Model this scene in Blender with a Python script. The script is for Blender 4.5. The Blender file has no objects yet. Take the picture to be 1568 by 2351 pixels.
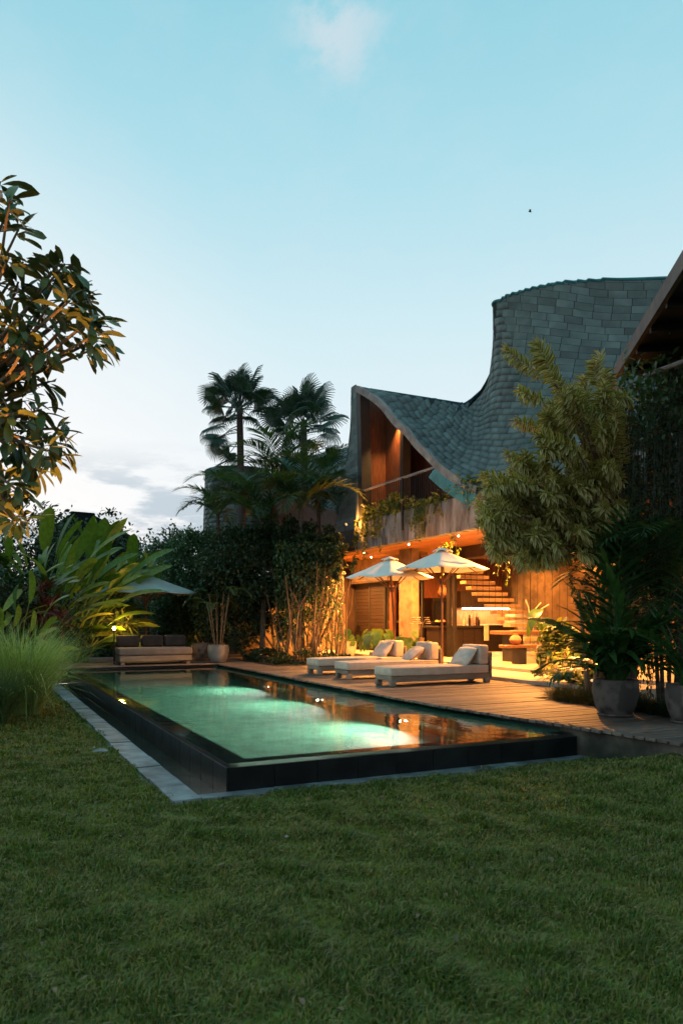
import bpy, bmesh, math, random
import numpy as np
from mathutils import Vector, Matrix, noise as mnoise

R = math.radians
PI = math.pi
rng = random.Random(11)
nr = np.random.default_rng(11)
SC = bpy.context.scene
COL = SC.collection

# ------------------------------------------------------------------ camera
# House frame: X = away from the pool towards the house, Y = along the pool, Z up. Lawn z = 0.
FPX, CXP, HYP = 1720.0, 784.0, 1420.0
TH = math.atan((784.0 + 50.0) / FPX)
SN, CN = math.sin(TH), math.cos(TH)
EYE = 1.6
cam_d = bpy.data.cameras.new('camera')
cam = bpy.data.objects.new('camera', cam_d)
COL.objects.link(cam)
cam.location = (0, 0, EYE)
cam.rotation_euler = (R(90), 0, -TH)
cam_d.sensor_fit = 'HORIZONTAL'
cam_d.sensor_width = 24.0
cam_d.lens = 24.0 * FPX / 1568.0
cam_d.shift_y = 244.5 / 1568.0
cam_d.clip_start = 0.05
cam_d.clip_end = 2000
cam_d.dof.use_dof = True
cam_d.dof.focus_distance = 13.0
cam_d.dof.aperture_fstop = 3.5
SC.camera = cam
SC.view_settings.view_transform = 'Standard'
SC.view_settings.look = 'None'
SC.view_settings.exposure = 0.0
SC.view_settings.gamma = 1.0
SC.render.engine = 'CYCLES'
SC.cycles.use_denoising = True
SC.cycles.use_adaptive_sampling = True
SC.cycles.adaptive_threshold = 0.02
SC.cycles.max_bounces = 7
SC.cycles.diffuse_bounces = 3
SC.cycles.glossy_bounces = 3
SC.cycles.transmission_bounces = 4
SC.cycles.transparent_max_bounces = 12
SC.cycles.sample_clamp_indirect = 6.0
SC.cycles.caustics_reflective = False
SC.cycles.caustics_refractive = True


def D(px, py, d):
    a = (px - CXP) / FPX
    return Vector(((SN + a * CN) * d, (CN - a * SN) * d, EYE - (py - HYP) / FPX * d))


# ------------------------------------------------------------------ world: dusk sky
W = bpy.data.worlds.new('World')
SC.world = W
W.use_nodes = True
wn, wl = W.node_tree.nodes, W.node_tree.links
wn.clear()


def wnode(t, **kw):
    n = wn.new(t)
    for k, v in kw.items():
        setattr(n, k, v)
    return n


tc = wnode('ShaderNodeTexCoord')
sep = wnode('ShaderNodeSeparateXYZ')
wl.new(tc.outputs['Generated'], sep.inputs[0])
ramp = wnode('ShaderNodeValToRGB')
wl.new(sep.outputs['Z'], ramp.inputs[0])
cr = ramp.color_ramp
SKYR = [(0.0, (.84, .83, .88)), (.10, (.88, .90, .94)), (.22, (.80, .89, .935)), (.36, (.635, .83, .90)), (.50, (.44, .735, .835)),
        (.64, (.30, .64, .755)), (1.0, (.16, .44, .55))]
while len(cr.elements) < len(SKYR):
    cr.elements.new(0.5)
for e, (p, c) in zip(cr.elements, SKYR):
    e.position = p
    e.color = (*c, 1)
# afterglow towards the set sun (low, far beyond the pool)
dotn = wnode('ShaderNodeVectorMath', operation='DOT_PRODUCT')
wl.new(tc.outputs['Generated'], dotn.inputs[0])
dotn.inputs[1].default_value = (-0.17, 0.98, 0.05)
mr = wnode('ShaderNodeMapRange', interpolation_type='SMOOTHSTEP')
mr.inputs[1].default_value = 0.80
mr.inputs[2].default_value = 1.0
wl.new(dotn.outputs['Value'], mr.inputs[0])
m1 = wnode('ShaderNodeMix', data_type='RGBA')
wl.new(mr.outputs[0], m1.inputs[0])
wl.new(ramp.outputs[0], m1.inputs[6])
m1.inputs[7].default_value = (.96, .955, .965, 1)
gl = wnode('ShaderNodeMath', operation='MULTIPLY')
gl.inputs[1].default_value = 0.8
wl.new(mr.outputs[0], gl.inputs[0])
wl.new(gl.outputs[0], m1.inputs[0])
# real sky model adds its own horizon tint
sky = wnode('ShaderNodeTexSky', sky_type='NISHITA', sun_disc=False)
sky.sun_elevation = R(3)
sky.sun_rotation = R(-10)
skym = wnode('ShaderNodeMix', data_type='RGBA', blend_type='ADD')
skym.inputs[0].default_value = 0.01
wl.new(m1.outputs[2], skym.inputs[6])
wl.new(sky.outputs[0], skym.inputs[7])
# clouds: streaky noise on the sky dome, low band near the horizon and one high wisp
mp = wnode('ShaderNodeMapping')
mp.inputs['Scale'].default_value = (3.0, 3.0, 11.0)
wl.new(tc.outputs['Generated'], mp.inputs[0])
cn = wnode('ShaderNodeTexNoise')
cn.inputs['Scale'].default_value = 2.6
cn.inputs['Detail'].default_value = 7
cn.inputs['Roughness'].default_value = .58
wl.new(mp.outputs[0], cn.inputs[0])
cth = wnode('ShaderNodeMapRange', interpolation_type='SMOOTHSTEP')
cth.inputs[1].default_value = .47
cth.inputs[2].default_value = .60
wl.new(cn.outputs[0], cth.inputs[0])
band = wnode('ShaderNodeMapRange', interpolation_type='SMOOTHSTEP')
band.inputs[1].default_value = .235
band.inputs[2].default_value = .15
band.inputs[3].default_value = 0
band.inputs[4].default_value = 1
wl.new(sep.outputs['Z'], band.inputs[0])
cm = wnode('ShaderNodeMath', operation='MULTIPLY')
wl.new(cth.outputs[0], cm.inputs[0])
wl.new(band.outputs[0], cm.inputs[1])
cm2 = wnode('ShaderNodeMath', operation='MULTIPLY')
wl.new(cm.outputs[0], cm2.inputs[0])
cm2.inputs[1].default_value = .85
mixc = wnode('ShaderNodeMix', data_type='RGBA')
wl.new(cm2.outputs[0], mixc.inputs[0])
wl.new(skym.outputs[2], mixc.inputs[6])
mixc.inputs[7].default_value = (.50, .60, .68, 1)
wd = (D(775, 60, 1) - Vector((0, 0, EYE))).normalized()
wv = wnode('ShaderNodeVectorMath', operation='DISTANCE')
warp = wnode('ShaderNodeVectorMath', operation='MULTIPLY_ADD')
n2 = wnode('ShaderNodeTexNoise')
n2.inputs['Scale'].default_value = 9
n2.inputs['Detail'].default_value = 6
wl.new(tc.outputs['Generated'], n2.inputs[0])
wl.new(n2.outputs['Color'], warp.inputs[0])
warp.inputs[1].default_value = (.11, .11, .11)
wl.new(tc.outputs['Generated'], warp.inputs[2])
wl.new(warp.outputs[0], wv.inputs[0])
wv.inputs[1].default_value = (wd.x + .055, wd.y + .055, wd.z + .055)
wr = wnode('ShaderNodeMapRange', interpolation_type='SMOOTHSTEP')
wr.inputs[1].default_value = .085
wr.inputs[2].default_value = .005
wr.inputs[3].default_value = 0
wr.inputs[4].default_value = .55
wl.new(wv.outputs['Value'], wr.inputs[0])
mixw = wnode('ShaderNodeMix', data_type='RGBA')
wl.new(mixc.outputs[2], mixw.inputs[6])
mixw.inputs[7].default_value = (.74, .78, .83, 1)
wst = wnode('ShaderNodeTexNoise')
wmp = wnode('ShaderNodeMapping')
wmp.inputs['Scale'].default_value = (5, 2.2, 7)
wmp.inputs['Rotation'].default_value = (.3, .5, .7)
wl.new(tc.outputs['Generated'], wmp.inputs[0])
wl.new(wmp.outputs[0], wst.inputs[0])
wst.inputs['Scale'].default_value = 3.2
wst.inputs['Detail'].default_value = 9
wst.inputs['Roughness'].default_value = .62
wsr = wnode('ShaderNodeMapRange', interpolation_type='SMOOTHSTEP')
wsr.inputs[1].default_value = .40
wsr.inputs[2].default_value = .66
wl.new(wst.outputs[0], wsr.inputs[0])
wmul = wnode('ShaderNodeMath', operation='MULTIPLY')
wl.new(wr.outputs[0], wmul.inputs[0])
wl.new(wsr.outputs[0], wmul.inputs[1])
wadd = wnode('ShaderNodeMath', operation='MULTIPLY_ADD')
wl.new(wsr.outputs[0], wadd.inputs[0])
wadd.inputs[1].default_value = .07
wl.new(wmul.outputs[0], wadd.inputs[2])
wl.new(wadd.outputs[0], mixw.inputs[0])
bg = wnode('ShaderNodeBackground')
bg.inputs['Strength'].default_value = 1.0
wl.new(mixw.outputs[2], bg.inputs[0])
wo = wnode('ShaderNodeOutputWorld')
wl.new(bg.outputs[0], wo.inputs[0])

# last glow of the set sun: very weak, very soft, low beyond the pool
sd = bpy.data.lights.new('sun', 'SUN')
sd.energy = 0.25
sd.angle = R(25)
sd.color = (1, .9, .8)
sun = bpy.data.objects.new('sun', sd)
COL.objects.link(sun)
sun.rotation_euler = Vector((0.17, -0.98, -0.16)).to_track_quat('-Z', 'Y').to_euler()

# ------------------------------------------------------------------ helpers: materials
MATS = {}


def _nt(name):
    m = bpy.data.materials.new(name)
    m.use_nodes = True
    nt = m.node_tree
    return m, nt, nt.nodes, nt.links, nt.nodes['Principled BSDF']


def _mix(n, l, fac, a, b, blend='MIX'):
    x = n.new('ShaderNodeMix')
    x.data_type = 'RGBA'
    x.blend_type = blend
    for i, s in ((0, fac), (6, a), (7, b)):
        if hasattr(s, 'links') or hasattr(s, 'is_output'):
            l.new(s, x.inputs[i])
        elif i == 0:
            x.inputs[0].default_value = s
        else:
            x.inputs[i].default_value = (*s[:3], 1)
    return x.outputs[2]


def mat(name, col, col2=None, rough=.6, scale=4, bump=.0, bscale=30, stretch=(1, 1, 1), spec=.4, metal=0, objvar=.18, detail=5, lo=.35, hi=.65,
        col3=None, s3=1.2, coat=0):
    if name in MATS:
        return MATS[name]
    m, nt, n, l, b = _nt(name)
    MATS[name] = m
    tcn = n.new('ShaderNodeTexCoord')
    mpn = n.new('ShaderNodeMapping')
    mpn.inputs['Scale'].default_value = stretch
    l.new(tcn.outputs['Object'], mpn.inputs[0])
    oi = n.new('ShaderNodeObjectInfo')
    off = n.new('ShaderNodeVectorMath')
    off.operation = 'MULTIPLY_ADD'
    cmb = n.new('ShaderNodeCombineXYZ')
    for k in range(3):
        l.new(oi.outputs['Random'], cmb.inputs[k])
    l.new(cmb.outputs[0], off.inputs[0])
    off.inputs[1].default_value = (37, 53, 71)
    l.new(mpn.outputs[0], off.inputs[2])
    nz = n.new('ShaderNodeTexNoise')
    nz.inputs['Scale'].default_value = scale
    nz.inputs['Detail'].default_value = detail
    l.new(off.outputs[0], nz.inputs[0])
    mrn = n.new('ShaderNodeMapRange')
    mrn.inputs[1].default_value = lo
    mrn.inputs[2].default_value = hi
    l.new(nz.outputs[0], mrn.inputs[0])
    if col2 is None:
        col2 = tuple(c * .65 for c in col)
    c = _mix(n, l, mrn.outputs[0], col2, col)
    if col3:
        nz3 = n.new('ShaderNodeTexNoise')
        nz3.inputs['Scale'].default_value = s3
        nz3.inputs['Detail'].default_value = 4
        l.new(off.outputs[0], nz3.inputs[0])
        mr3 = n.new('ShaderNodeMapRange')
        mr3.inputs[1].default_value = .5
        mr3.inputs[2].default_value = .68
        l.new(nz3.outputs[0], mr3.inputs[0])
        c = _mix(n, l, mr3.outputs[0], c, col3)
    if objvar:
        hs = n.new('ShaderNodeHueSaturation')
        mv = n.new('ShaderNodeMapRange')
        mv.inputs[3].default_value = 1 - objvar
        mv.inputs[4].default_value = 1 + objvar
        l.new(oi.outputs['Random'], mv.inputs[0])
        l.new(mv.outputs[0], hs.inputs['Value'])
        l.new(c, hs.inputs['Color'])
        c = hs.outputs[0]
    l.new(c, b.inputs['Base Color'])
    b.inputs['Roughness'].default_value = rough
    b.inputs['Metallic'].default_value = metal
    b.inputs['Specular IOR Level'].default_value = spec
    b.inputs['Coat Weight'].default_value = coat
    if bump:
        nb = n.new('ShaderNodeTexNoise')
        nb.inputs['Scale'].default_value = bscale
        nb.inputs['Detail'].default_value = 6
        l.new(off.outputs[0], nb.inputs[0])
        bp = n.new('ShaderNodeBump')
        bp.inputs['Strength'].default_value = bump
        bp.inputs['Distance'].default_value = .02
        l.new(nb.outputs[0], bp.inputs['Height'])
        l.new(bp.outputs[0], b.inputs['Normal'])
    return m


def leafmat(name, cols, rough=.45, transl=.3, edge=None, tcol=None, spec=.4, under=None):
    """leaf colour varies leaf by leaf: attribute rnd for joined leaves, object random for single ones"""
    if name in MATS:
        return MATS[name]
    m, nt, n, l, b = _nt(name)
    MATS[name] = m
    at = n.new('ShaderNodeAttribute')
    at.attribute_name = 'rnd'
    oi = n.new('ShaderNodeObjectInfo')
    ad = n.new('ShaderNodeMath')
    ad.operation = 'ADD'
    l.new(at.outputs['Fac'], ad.inputs[0])
    l.new(oi.outputs['Random'], ad.inputs[1])
    fr = n.new('ShaderNodeMath')
    fr.operation = 'FRACT'
    l.new(ad.outputs[0], fr.inputs[0])
    rp = n.new('ShaderNodeValToRGB')
    e = rp.color_ramp.elements
    while len(e) < len(cols):
        e.new(.5)
    for k, c in enumerate(cols):
        e[k].position = k / max(1, len(cols) - 1)
        e[k].color = (*c, 1)
    l.new(fr.outputs[0], rp.inputs[0])
    c = rp.outputs[0]
    if edge:
        ae = n.new('ShaderNodeAttribute')
        ae.attribute_name = 'edge'
        c = _mix(n, l, ae.outputs['Fac'], c, edge)
    if under:      # paler underside, as these leaves have
        ge = n.new('ShaderNodeNewGeometry')
        c = _mix(n, l, ge.outputs['Backfacing'], c, under)
    # blotchy wear
    tcn = n.new('ShaderNodeTexCoord')
    nz = n.new('ShaderNodeTexNoise')
    nz.inputs['Scale'].default_value = 9
    nz.inputs['Detail'].default_value = 4
    l.new(tcn.outputs['Object'], nz.inputs[0])
    hs = n.new('ShaderNodeHueSaturation')
    mv = n.new('ShaderNodeMapRange')
    mv.inputs[1].default_value = .3
    mv.inputs[2].default_value = .7
    mv.inputs[3].default_value = .72
    mv.inputs[4].default_value = 1.25
    l.new(nz.outputs[0], mv.inputs[0])
    l.new(mv.outputs[0], hs.inputs['Value'])
    l.new(c, hs.inputs['Color'])
    c = hs.outputs[0]
    l.new(c, b.inputs['Base Color'])
    b.inputs['Roughness'].default_value = rough
    b.inputs['Specular IOR Level'].default_value = spec
    if transl:
        t = n.new('ShaderNodeBsdfTranslucent')
        if tcol:
            t.inputs[0].default_value = (*tcol, 1)
        else:
            l.new(_mix(n, l, 1.0, c, (1.5, 1.35, .5), 'MULTIPLY'), t.inputs[0])
        mx = n.new('ShaderNodeMixShader')
        mx.inputs[0].default_value = transl
        l.new(b.outputs[0], mx.inputs[1])
        l.new(t.outputs[0], mx.inputs[2])
        l.new(mx.outputs[0], n['Material Output'].inputs['Surface'])
    return m


def emat(name, col, st):
    if name in MATS:
        return MATS[name]
    m, nt, n, l, b = _nt(name)
    MATS[name] = m
    b.inputs['Base Color'].default_value = (.8, .7, .5, 1)
    b.inputs['Emission Color'].default_value = (*col, 1)
    b.inputs['Emission Strength'].default_value = st
    return m


# ------------------------------------------------------------------ helpers: objects
def tag(o, label=None, cat=None, group=None, kind=None):
    for k, v in (('label', label), ('category', cat), ('group', group), ('kind', kind)):
        if v:
            o[k] = v
    return o


def wloc(o):
    v = Vector((0, 0, 0))
    while o:
        v += o.location
        o = o.parent
    return v


def link(name, me, m=None, parent=None, loc=None):
    o = bpy.data.objects.new(name, me)
    COL.objects.link(o)
    if m and me and not me.materials:
        me.materials.append(m)
    if parent:
        o.parent = parent
    if loc is not None:
        o.location = loc
    return o


def thing(name, loc, label, cat, group=None):
    o = link(name, None, loc=loc)
    o.empty_display_size = .1
    return tag(o, label, cat, group)


def npmesh(name, V, F, smooth=False, attrs=None):
    me = bpy.data.meshes.new(name)
    V = np.asarray(V, dtype=np.float32)
    if isinstance(F, np.ndarray):
        k = F.shape[1]
        me.vertices.add(len(V))
        me.vertices.foreach_set('co', V.ravel())
        me.loops.add(F.size)
        me.loops.foreach_set('vertex_index', F.astype(np.int32).ravel())
        me.polygons.add(len(F))
        me.polygons.foreach_set('loop_start', np.arange(0, F.size, k, dtype=np.int32))
        me.polygons.foreach_set('loop_total', np.full(len(F), k, dtype=np.int32))
        me.update(calc_edges=True)
    else:
        me.from_pydata([tuple(map(float, v)) for v in V], [], F)
        me.update()
    if smooth:
        me.polygons.foreach_set('use_smooth', np.ones(len(me.polygons), dtype=bool))
    for k, a in (attrs or {}).items():
        at = me.attributes.new(k, 'FLOAT', 'POINT')
        at.data.foreach_set('value', np.asarray(a, dtype=np.float32))
    return me


class MB:
    """collects shapes, builds ONE mesh object; coordinates are world coordinates"""

    def __init__(s):
        s.v, s.f = [], []

    def add(s, V, F):
        n = len(s.v)
        s.v += [tuple(map(float, p)) for p in V]
        s.f += [tuple(i + n for i in f) for f in F]
        return s

    def box(s, lo, hi):
        (a, b, c), (d, e, f) = lo, hi
        return s.add([(a, b, c), (d, b, c), (d, e, c), (a, e, c), (a, b, f), (d, b, f), (d, e, f), (a, e, f)],
                     [(3, 2, 1, 0), (4, 5, 6, 7), (0, 1, 5, 4), (1, 2, 6, 5), (2, 3, 7, 6), (3, 0, 4, 7)])

    def rbox(s, lo, hi, r=.03, seg=3, puff=0.0):
        bm = bmesh.new()
        bmesh.ops.create_cube(bm, size=1)
        c = [(lo[k] + hi[k]) / 2 for k in range(3)]
        z = [hi[k] - lo[k] for k in range(3)]
        for v in bm.verts:
            v.co = Vector((v.co[0] * z[0], v.co[1] * z[1], v.co[2] * z[2]))
        bmesh.ops.bevel(bm, geom=bm.edges[:], offset=min(r, min(z) * .49), segments=seg, profile=.5, affect='EDGES')
        if puff:
            bmesh.ops.subdivide_edges(bm, edges=bm.edges[:], cuts=2, use_grid_fill=True)
            for v in bm.verts:
                x, y = 2 * v.co.x / z[0], 2 * v.co.y / z[1]
                v.co.z += puff * (1 if v.co.z > 0 else -1) * max(0, 1 - x ** 4) * max(0, 1 - y ** 4) + mnoise.noise(v.co * 9) * puff * .5
        bm.verts.index_update()
        V = [(v.co.x + c[0], v.co.y + c[1], v.co.z + c[2]) for v in bm.verts]
        F = [[v.index for v in f.verts] for f in bm.faces]
        bm.free()
        return s.add(V, F)

    def tube(s, pts, rad, n=6, cap=True):
        pts = [Vector(p) for p in pts]
        if not hasattr(rad, '__len__'):
            rad = [rad] * len(pts)
        V, F = [], []
        prev = None
        for i, p in enumerate(pts):
            t = (pts[min(i + 1, len(pts) - 1)] - pts[max(i - 1, 0)])
            t = t.normalized() if t.length > 1e-9 else Vector((0, 0, 1))
            if prev is None:
                a = t.cross(Vector((0, 0, 1)))
                if a.length < 1e-3:
                    a = t.cross(Vector((1, 0, 0)))
            else:
                a = prev - t * prev.dot(t)
            a.normalize()
            prev = a
            b = t.cross(a)
            for k in range(n):
                th = 2 * PI * k / n
                V.append(p + (a * math.cos(th) + b * math.sin(th)) * rad[i])
        for i in range(len(pts) - 1):
            for k in range(n):
                F.append((i * n + k, i * n + (k + 1) % n, (i + 1) * n + (k + 1) % n, (i + 1) * n + k))
        if cap:
            F.append(tuple(range(n - 1, -1, -1)))
            F.append(tuple((len(pts) - 1) * n + k for k in range(n)))
        return s.add(V, F)

    def lathe(s, prof, c, n=24, jit=0):
        V, F = [], []
        for (r, z) in prof:
            for k in range(n):
                th = 2 * PI * k / n
                rr = r * (1 + jit * mnoise.noise(Vector((math.cos(th) * 2, math.sin(th) * 2, z * 5))))
                V.append((c[0] + rr * math.cos(th), c[1] + rr * math.sin(th), c[2] + z))
        for i in range(len(prof) - 1):
            for k in range(n):
                F.append((i * n + k, i * n + (k + 1) % n, (i + 1) * n + (k + 1) % n, (i + 1) * n + k))
        F.append(tuple(range(n - 1, -1, -1)))
        F.append(tuple((len(prof) - 1) * n + k for k in range(n)))
        return s.add(V, F)

    def xf(s, M):
        s.v = [tuple(M @ Vector(p)) for p in s.v]
        return s

    def build(s, name, m, parent=None, smooth=False, bevel=0):
        off = wloc(parent) if parent else Vector((0, 0, 0))
        V = np.array(s.v) - np.array(off)
        me = npmesh(name, V, [list(f) for f in s.f], smooth)
        o = link(name, me, m, parent)
        if bevel:
            b = o.modifiers.new('bevel', 'BEVEL')
            b.width = bevel
            b.segments = 2
            b.limit_method = 'ANGLE'
        if smooth:
            try:
                me.set_sharp_from_angle(angle=R(40))
            except Exception:
                pass
        return o


def copy_tree(o, parent=None, loc=None):
    c = o.copy()
    COL.objects.link(c)
    c.parent = parent
    if loc is not None:
        c.location = loc
    for ch in list(o.children):
        copy_tree(ch, c)
    return c


def lamp(name, kind, loc, energy, col=(1, .50, .16), parent=None, size=.05, target=None, spot=100, blend=.8, sy=None):
    d = bpy.data.lights.new(name, kind)
    d.energy = energy
    d.color = col
    if kind == 'SPOT':
        d.spot_size = R(spot)
        d.spot_blend = blend
        d.shadow_soft_size = size
    elif kind == 'AREA':
        d.size = size
        if sy:
            d.shape = 'RECTANGLE'
            d.size_y = sy
    else:
        d.shadow_soft_size = size
    o = bpy.data.objects.new(name, d)
    COL.objects.link(o)
    loc = Vector(loc)
    o.location = loc - (wloc(parent) if parent else Vector((0, 0, 0)))
    o.parent = parent
    if target is not None:
        o.rotation_euler = (Vector(target) - loc).to_track_quat('-Z', 'Y').to_euler()
    return o


# ------------------------------------------------------------------ helpers: leaves
def leafV(L=1, Wd=.3, n=5, fold=.2, droop=.25, a=.8, b=.7, twist=0):
    """blade along +X, upper side +Z; returns verts, quads, edge mask"""
    us = np.linspace(0, 1, n + 1)
    sh = (us + .02) ** a * (1.0001 - us) ** b
    sh = sh / sh.max()
    V, E = [], []
    for u, w in zip(us, sh):
        w = max(w, .04) * Wd / 2
        x = L * (u - .12 * droop * u * u)
        z = -droop * L * u * u
        for sgn in (-1, 0, 1):
            yy, zz = sgn * w, z + abs(sgn) * fold * w
            if twist:
                t = twist * u
                yy, zz = yy * math.cos(t) - (zz - z) * math.sin(t), z + yy * math.sin(t) + (zz - z) * math.cos(t)
            V.append((x, yy, zz))
            E.append(abs(sgn))
    F = []
    for i in range(n):
        for k in (0, 1):
            F.append((i * 3 + k, (i + 1) * 3 + k, (i + 1) * 3 + k + 1, i * 3 + k + 1))
    return np.array(V), np.array(F), np.array(E, dtype=float)


def frames(dirs, up=(0, 0, 1), roll=None):
    """N,3,3 rotation matrices with x axis along dirs and z axis towards up"""
    d = np.asarray(dirs, float)
    d = d / np.linalg.norm(d, axis=1, keepdims=True)
    u = np.broadcast_to(np.asarray(up, float), d.shape)
    y = np.cross(u, d)
    ln = np.linalg.norm(y, axis=1, keepdims=True)
    y = np.where(ln < 1e-4, np.array([[0, 1, 0]]), y / np.maximum(ln, 1e-4))
    z = np.cross(d, y)
    if roll is not None:
        c, s = np.cos(roll)[:, None], np.sin(roll)[:, None]
        y, z = y * c + z * s, z * c - y * s
    return np.stack([d, y, z], axis=2)


def joined(V, F, Rm, T, S):
    """copies of one leaf baked into arrays"""
    N, n = len(T), len(V)
    P = np.einsum('nij,nkj->nki', Rm, V[None] * np.asarray(S)[:, None, None]) + np.asarray(T)[:, None, :]
    FF = (F[None] + (np.arange(N) * n)[:, None, None]).reshape(-1, F.shape[1])
    rn = np.repeat(nr.random(N), n)
    return P.reshape(-1, 3), FF, rn


def mat4(Rm, t, s):
    M = Matrix(((Rm[0][0], Rm[0][1], Rm[0][2]), (Rm[1][0], Rm[1][1], Rm[1][2]), (Rm[2][0], Rm[2][1], Rm[2][2]))).to_4x4()
    return Matrix.Translation(Vector(t)) @ M @ Matrix.Scale(s, 4)


def rvec(n):
    v = nr.normal(size=(n, 3))
    return v / np.linalg.norm(v, axis=1, keepdims=True)


def catmull(P, m):
    P = np.asarray(P, float)
    Q = np.vstack([2 * P[0] - P[1], P, 2 * P[-1] - P[-2]])
    out = []
    for i in range(1, len(Q) - 2):
        for k in range(m):
            t = k / m
            out.append(.5 * ((2 * Q[i]) + (-Q[i - 1] + Q[i + 1]) * t + (2 * Q[i - 1] - 5 * Q[i] + 4 * Q[i + 1] - Q[i + 2]) * t * t
                             + (-Q[i - 1] + 3 * Q[i] - 3 * Q[i + 1] + Q[i + 2]) * t ** 3))
    out.append(Q[-2])
    return np.array(out)
# ================================================================== MATERIALS
GRASSG = leafmat('lawn grass', [(.048, .088, .015), (.088, .148, .022), (.130, .195, .030), (.175, .220, .044), (.23, .185, .085)], rough=.6, transl=.25)
SOIL = mat('soil', (.03, .026, .018), (.014, .012, .01), rough=.95, scale=8, bump=.6, bscale=25)
BLACKTILE = mat('black pool stone', (.012, .014, .015), (.006, .007, .008), rough=.3, scale=3, bump=.15, bscale=14, spec=.16, objvar=.12)
LIPTILE = mat('dark green pool stone', (.030, .060, .036), (.014, .030, .019), rough=.4, scale=5, objvar=.55)
FLOORTILE = mat('green pool stone', (.28, .42, .29), (.20, .32, .215), rough=.6, scale=4, objvar=.32, bump=.1)
POOLWALL = mat('pool side stone', (.05, .15, .10), (.03, .09, .06), rough=.5, scale=4)
COPING = mat('grey coping stone', (.23, .27, .28), (.11, .135, .14), rough=.55, scale=5, bump=.2, objvar=.25, col3=(.06, .075, .075), s3=3)
WETSTONE = mat('wet channel stone', (.035, .045, .05), (.02, .026, .03), rough=.15, scale=4, bump=.1)
DECKW = mat('weathered deck wood', (.18, .14, .115), (.078, .060, .050), rough=.55, scale=3, stretch=(1.2, 14, 14), bump=.4, bscale=10, objvar=.38, col3=(.12, .10, .085), s3=.7)
CONC = mat('board concrete', (.27, .175, .095), (.18, .115, .06), rough=.85, scale=3.5, bump=.35, bscale=22, col3=(.13, .082, .042), s3=3.0, detail=9)
MOSSCONC = mat('mossy concrete', (.17, .15, .12), (.035, .032, .028), rough=.9, scale=2.6, bump=.4, bscale=18, col3=(.03, .035, .022), s3=2.2)
GREYCONC = mat('stained grey concrete', (.25, .245, .245), (.07, .065, .065), rough=.9, scale=2.2, stretch=(1, 1.6, .5), bump=.3, bscale=15, col3=(.045, .04, .04), s3=3, detail=8)
TERR = mat('terrace stone', (.46, .40, .31), (.33, .28, .21), rough=.55, scale=2, bump=.1, bscale=14)
CEILW = mat('ceiling timber', (.46, .20, .06), (.30, .12, .035), rough=.5, scale=2.5, stretch=(14, .9, 14), bump=.12, bscale=12, objvar=.16)
DARKW = mat('dark timber', (.045, .024, .014), (.02, .011, .008), rough=.55, scale=3, stretch=(6, 6, 1), bump=.15)
BLACKW = mat('black timber', (.018, .014, .012), (.010, .008, .007), rough=.6, scale=4)
REDW = mat('red brown timber', (.17, .055, .022), (.09, .028, .012), rough=.5, scale=3, stretch=(7, 7, 1), bump=.1)
TREADW = mat('stair timber', (.46, .31, .17), (.34, .22, .11), rough=.55, scale=3, stretch=(1, 8, 8), bump=.1)
FASCIA = mat('weathered fascia timber', (.30, .25, .23), (.17, .13, .115), rough=.7, scale=4, stretch=(6, 1, 1), bump=.2)
TEALM = mat('teal copper flashing', (.045, .21, .22), (.025, .13, .14), rough=.45, scale=3, metal=.2, bump=.05)
SHING = mat('grey green shingle', (.132, .160, .150), (.086, .110, .104), rough=.75, scale=2.5, bump=.15, bscale=35, objvar=.2, col3=(.078, .086, .083), s3=.8)
SHINGJ = SHING
SHEET = mat('roof membrane', (.02, .026, .028), (.012, .016, .018), rough=.9)
STEEL = mat('dark steel', (.03, .03, .032), (.018, .018, .02), rough=.4, metal=.6)
CLOTH = mat('cream upholstery', (.60, .50, .40), (.50, .41, .33), rough=.9, scale=7, bump=.15, bscale=160, objvar=.05)
CLOTH2 = mat('linen pillow cloth', (.66, .55, .46), (.53, .43, .35), rough=.9, scale=9, bump=.25, bscale=60, objvar=.06)
DKCLOTH = mat('dark cushion cloth', (.035, .030, .030), (.02, .018, .018), rough=.9)
GRCLOTH = mat('grey brown upholstery', (.20, .17, .15), (.15, .125, .11), rough=.9, bump=.1)
LOUNGEW = mat('white washed timber', (.31, .26, .20), (.17, .125, .085), rough=.75, scale=2.5, stretch=(1.2, 1.2, 9), bump=.2, bscale=18, lo=.2, hi=.8)
CANVAS = mat('white canvas', (.84, .78, .70), (.76, .70, .62), rough=.85, scale=2, bump=.1, bscale=12, objvar=.04)
CANVASG = mat('grey green canvas', (.38, .41, .39), (.31, .34, .32), rough=.9, scale=2)
UMBW = mat('umbrella timber', (.16, .07, .03), (.09, .04, .018), rough=.45, scale=4, stretch=(8, 8, 1))
POTM = mat('old concrete pot', (.17, .14, .13), (.055, .045, .042), rough=.75, scale=4, bump=.3, bscale=12, col3=(.025, .02, .018), s3=4, lo=.42, hi=.58)
POTG = mat('grey pot', (.30, .28, .25), (.20, .185, .165), rough=.8, bump=.2)
POTW = mat('white washed pot', (.60, .50, .36), (.42, .33, .22), rough=.8, bump=.3, bscale=14)
CLAY = mat('clay', (.42, .20, .10), (.30, .13, .06), rough=.75, bump=.2)
ORCH = mat('orchid petal', (.85, .80, .74), (.75, .68, .62), rough=.6)
STATUE = mat('carved wood', (.32, .16, .08), (.15, .07, .035), rough=.7, bump=.5, bscale=14)
STONEF = mat('pale carved stone', (.62, .54, .42), (.45, .38, .28), rough=.85, bump=.3)
BARK = mat('grey bark', (.12, .10, .08), (.055, .045, .038), rough=.9, scale=5, stretch=(4, 4, 1), bump=.6, bscale=12)
PALMBARK = mat('palm bark', (.085, .070, .055), (.04, .033, .027), rough=.9, stretch=(1, 1, 9), scale=3, bump=.6, bscale=8)
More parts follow.
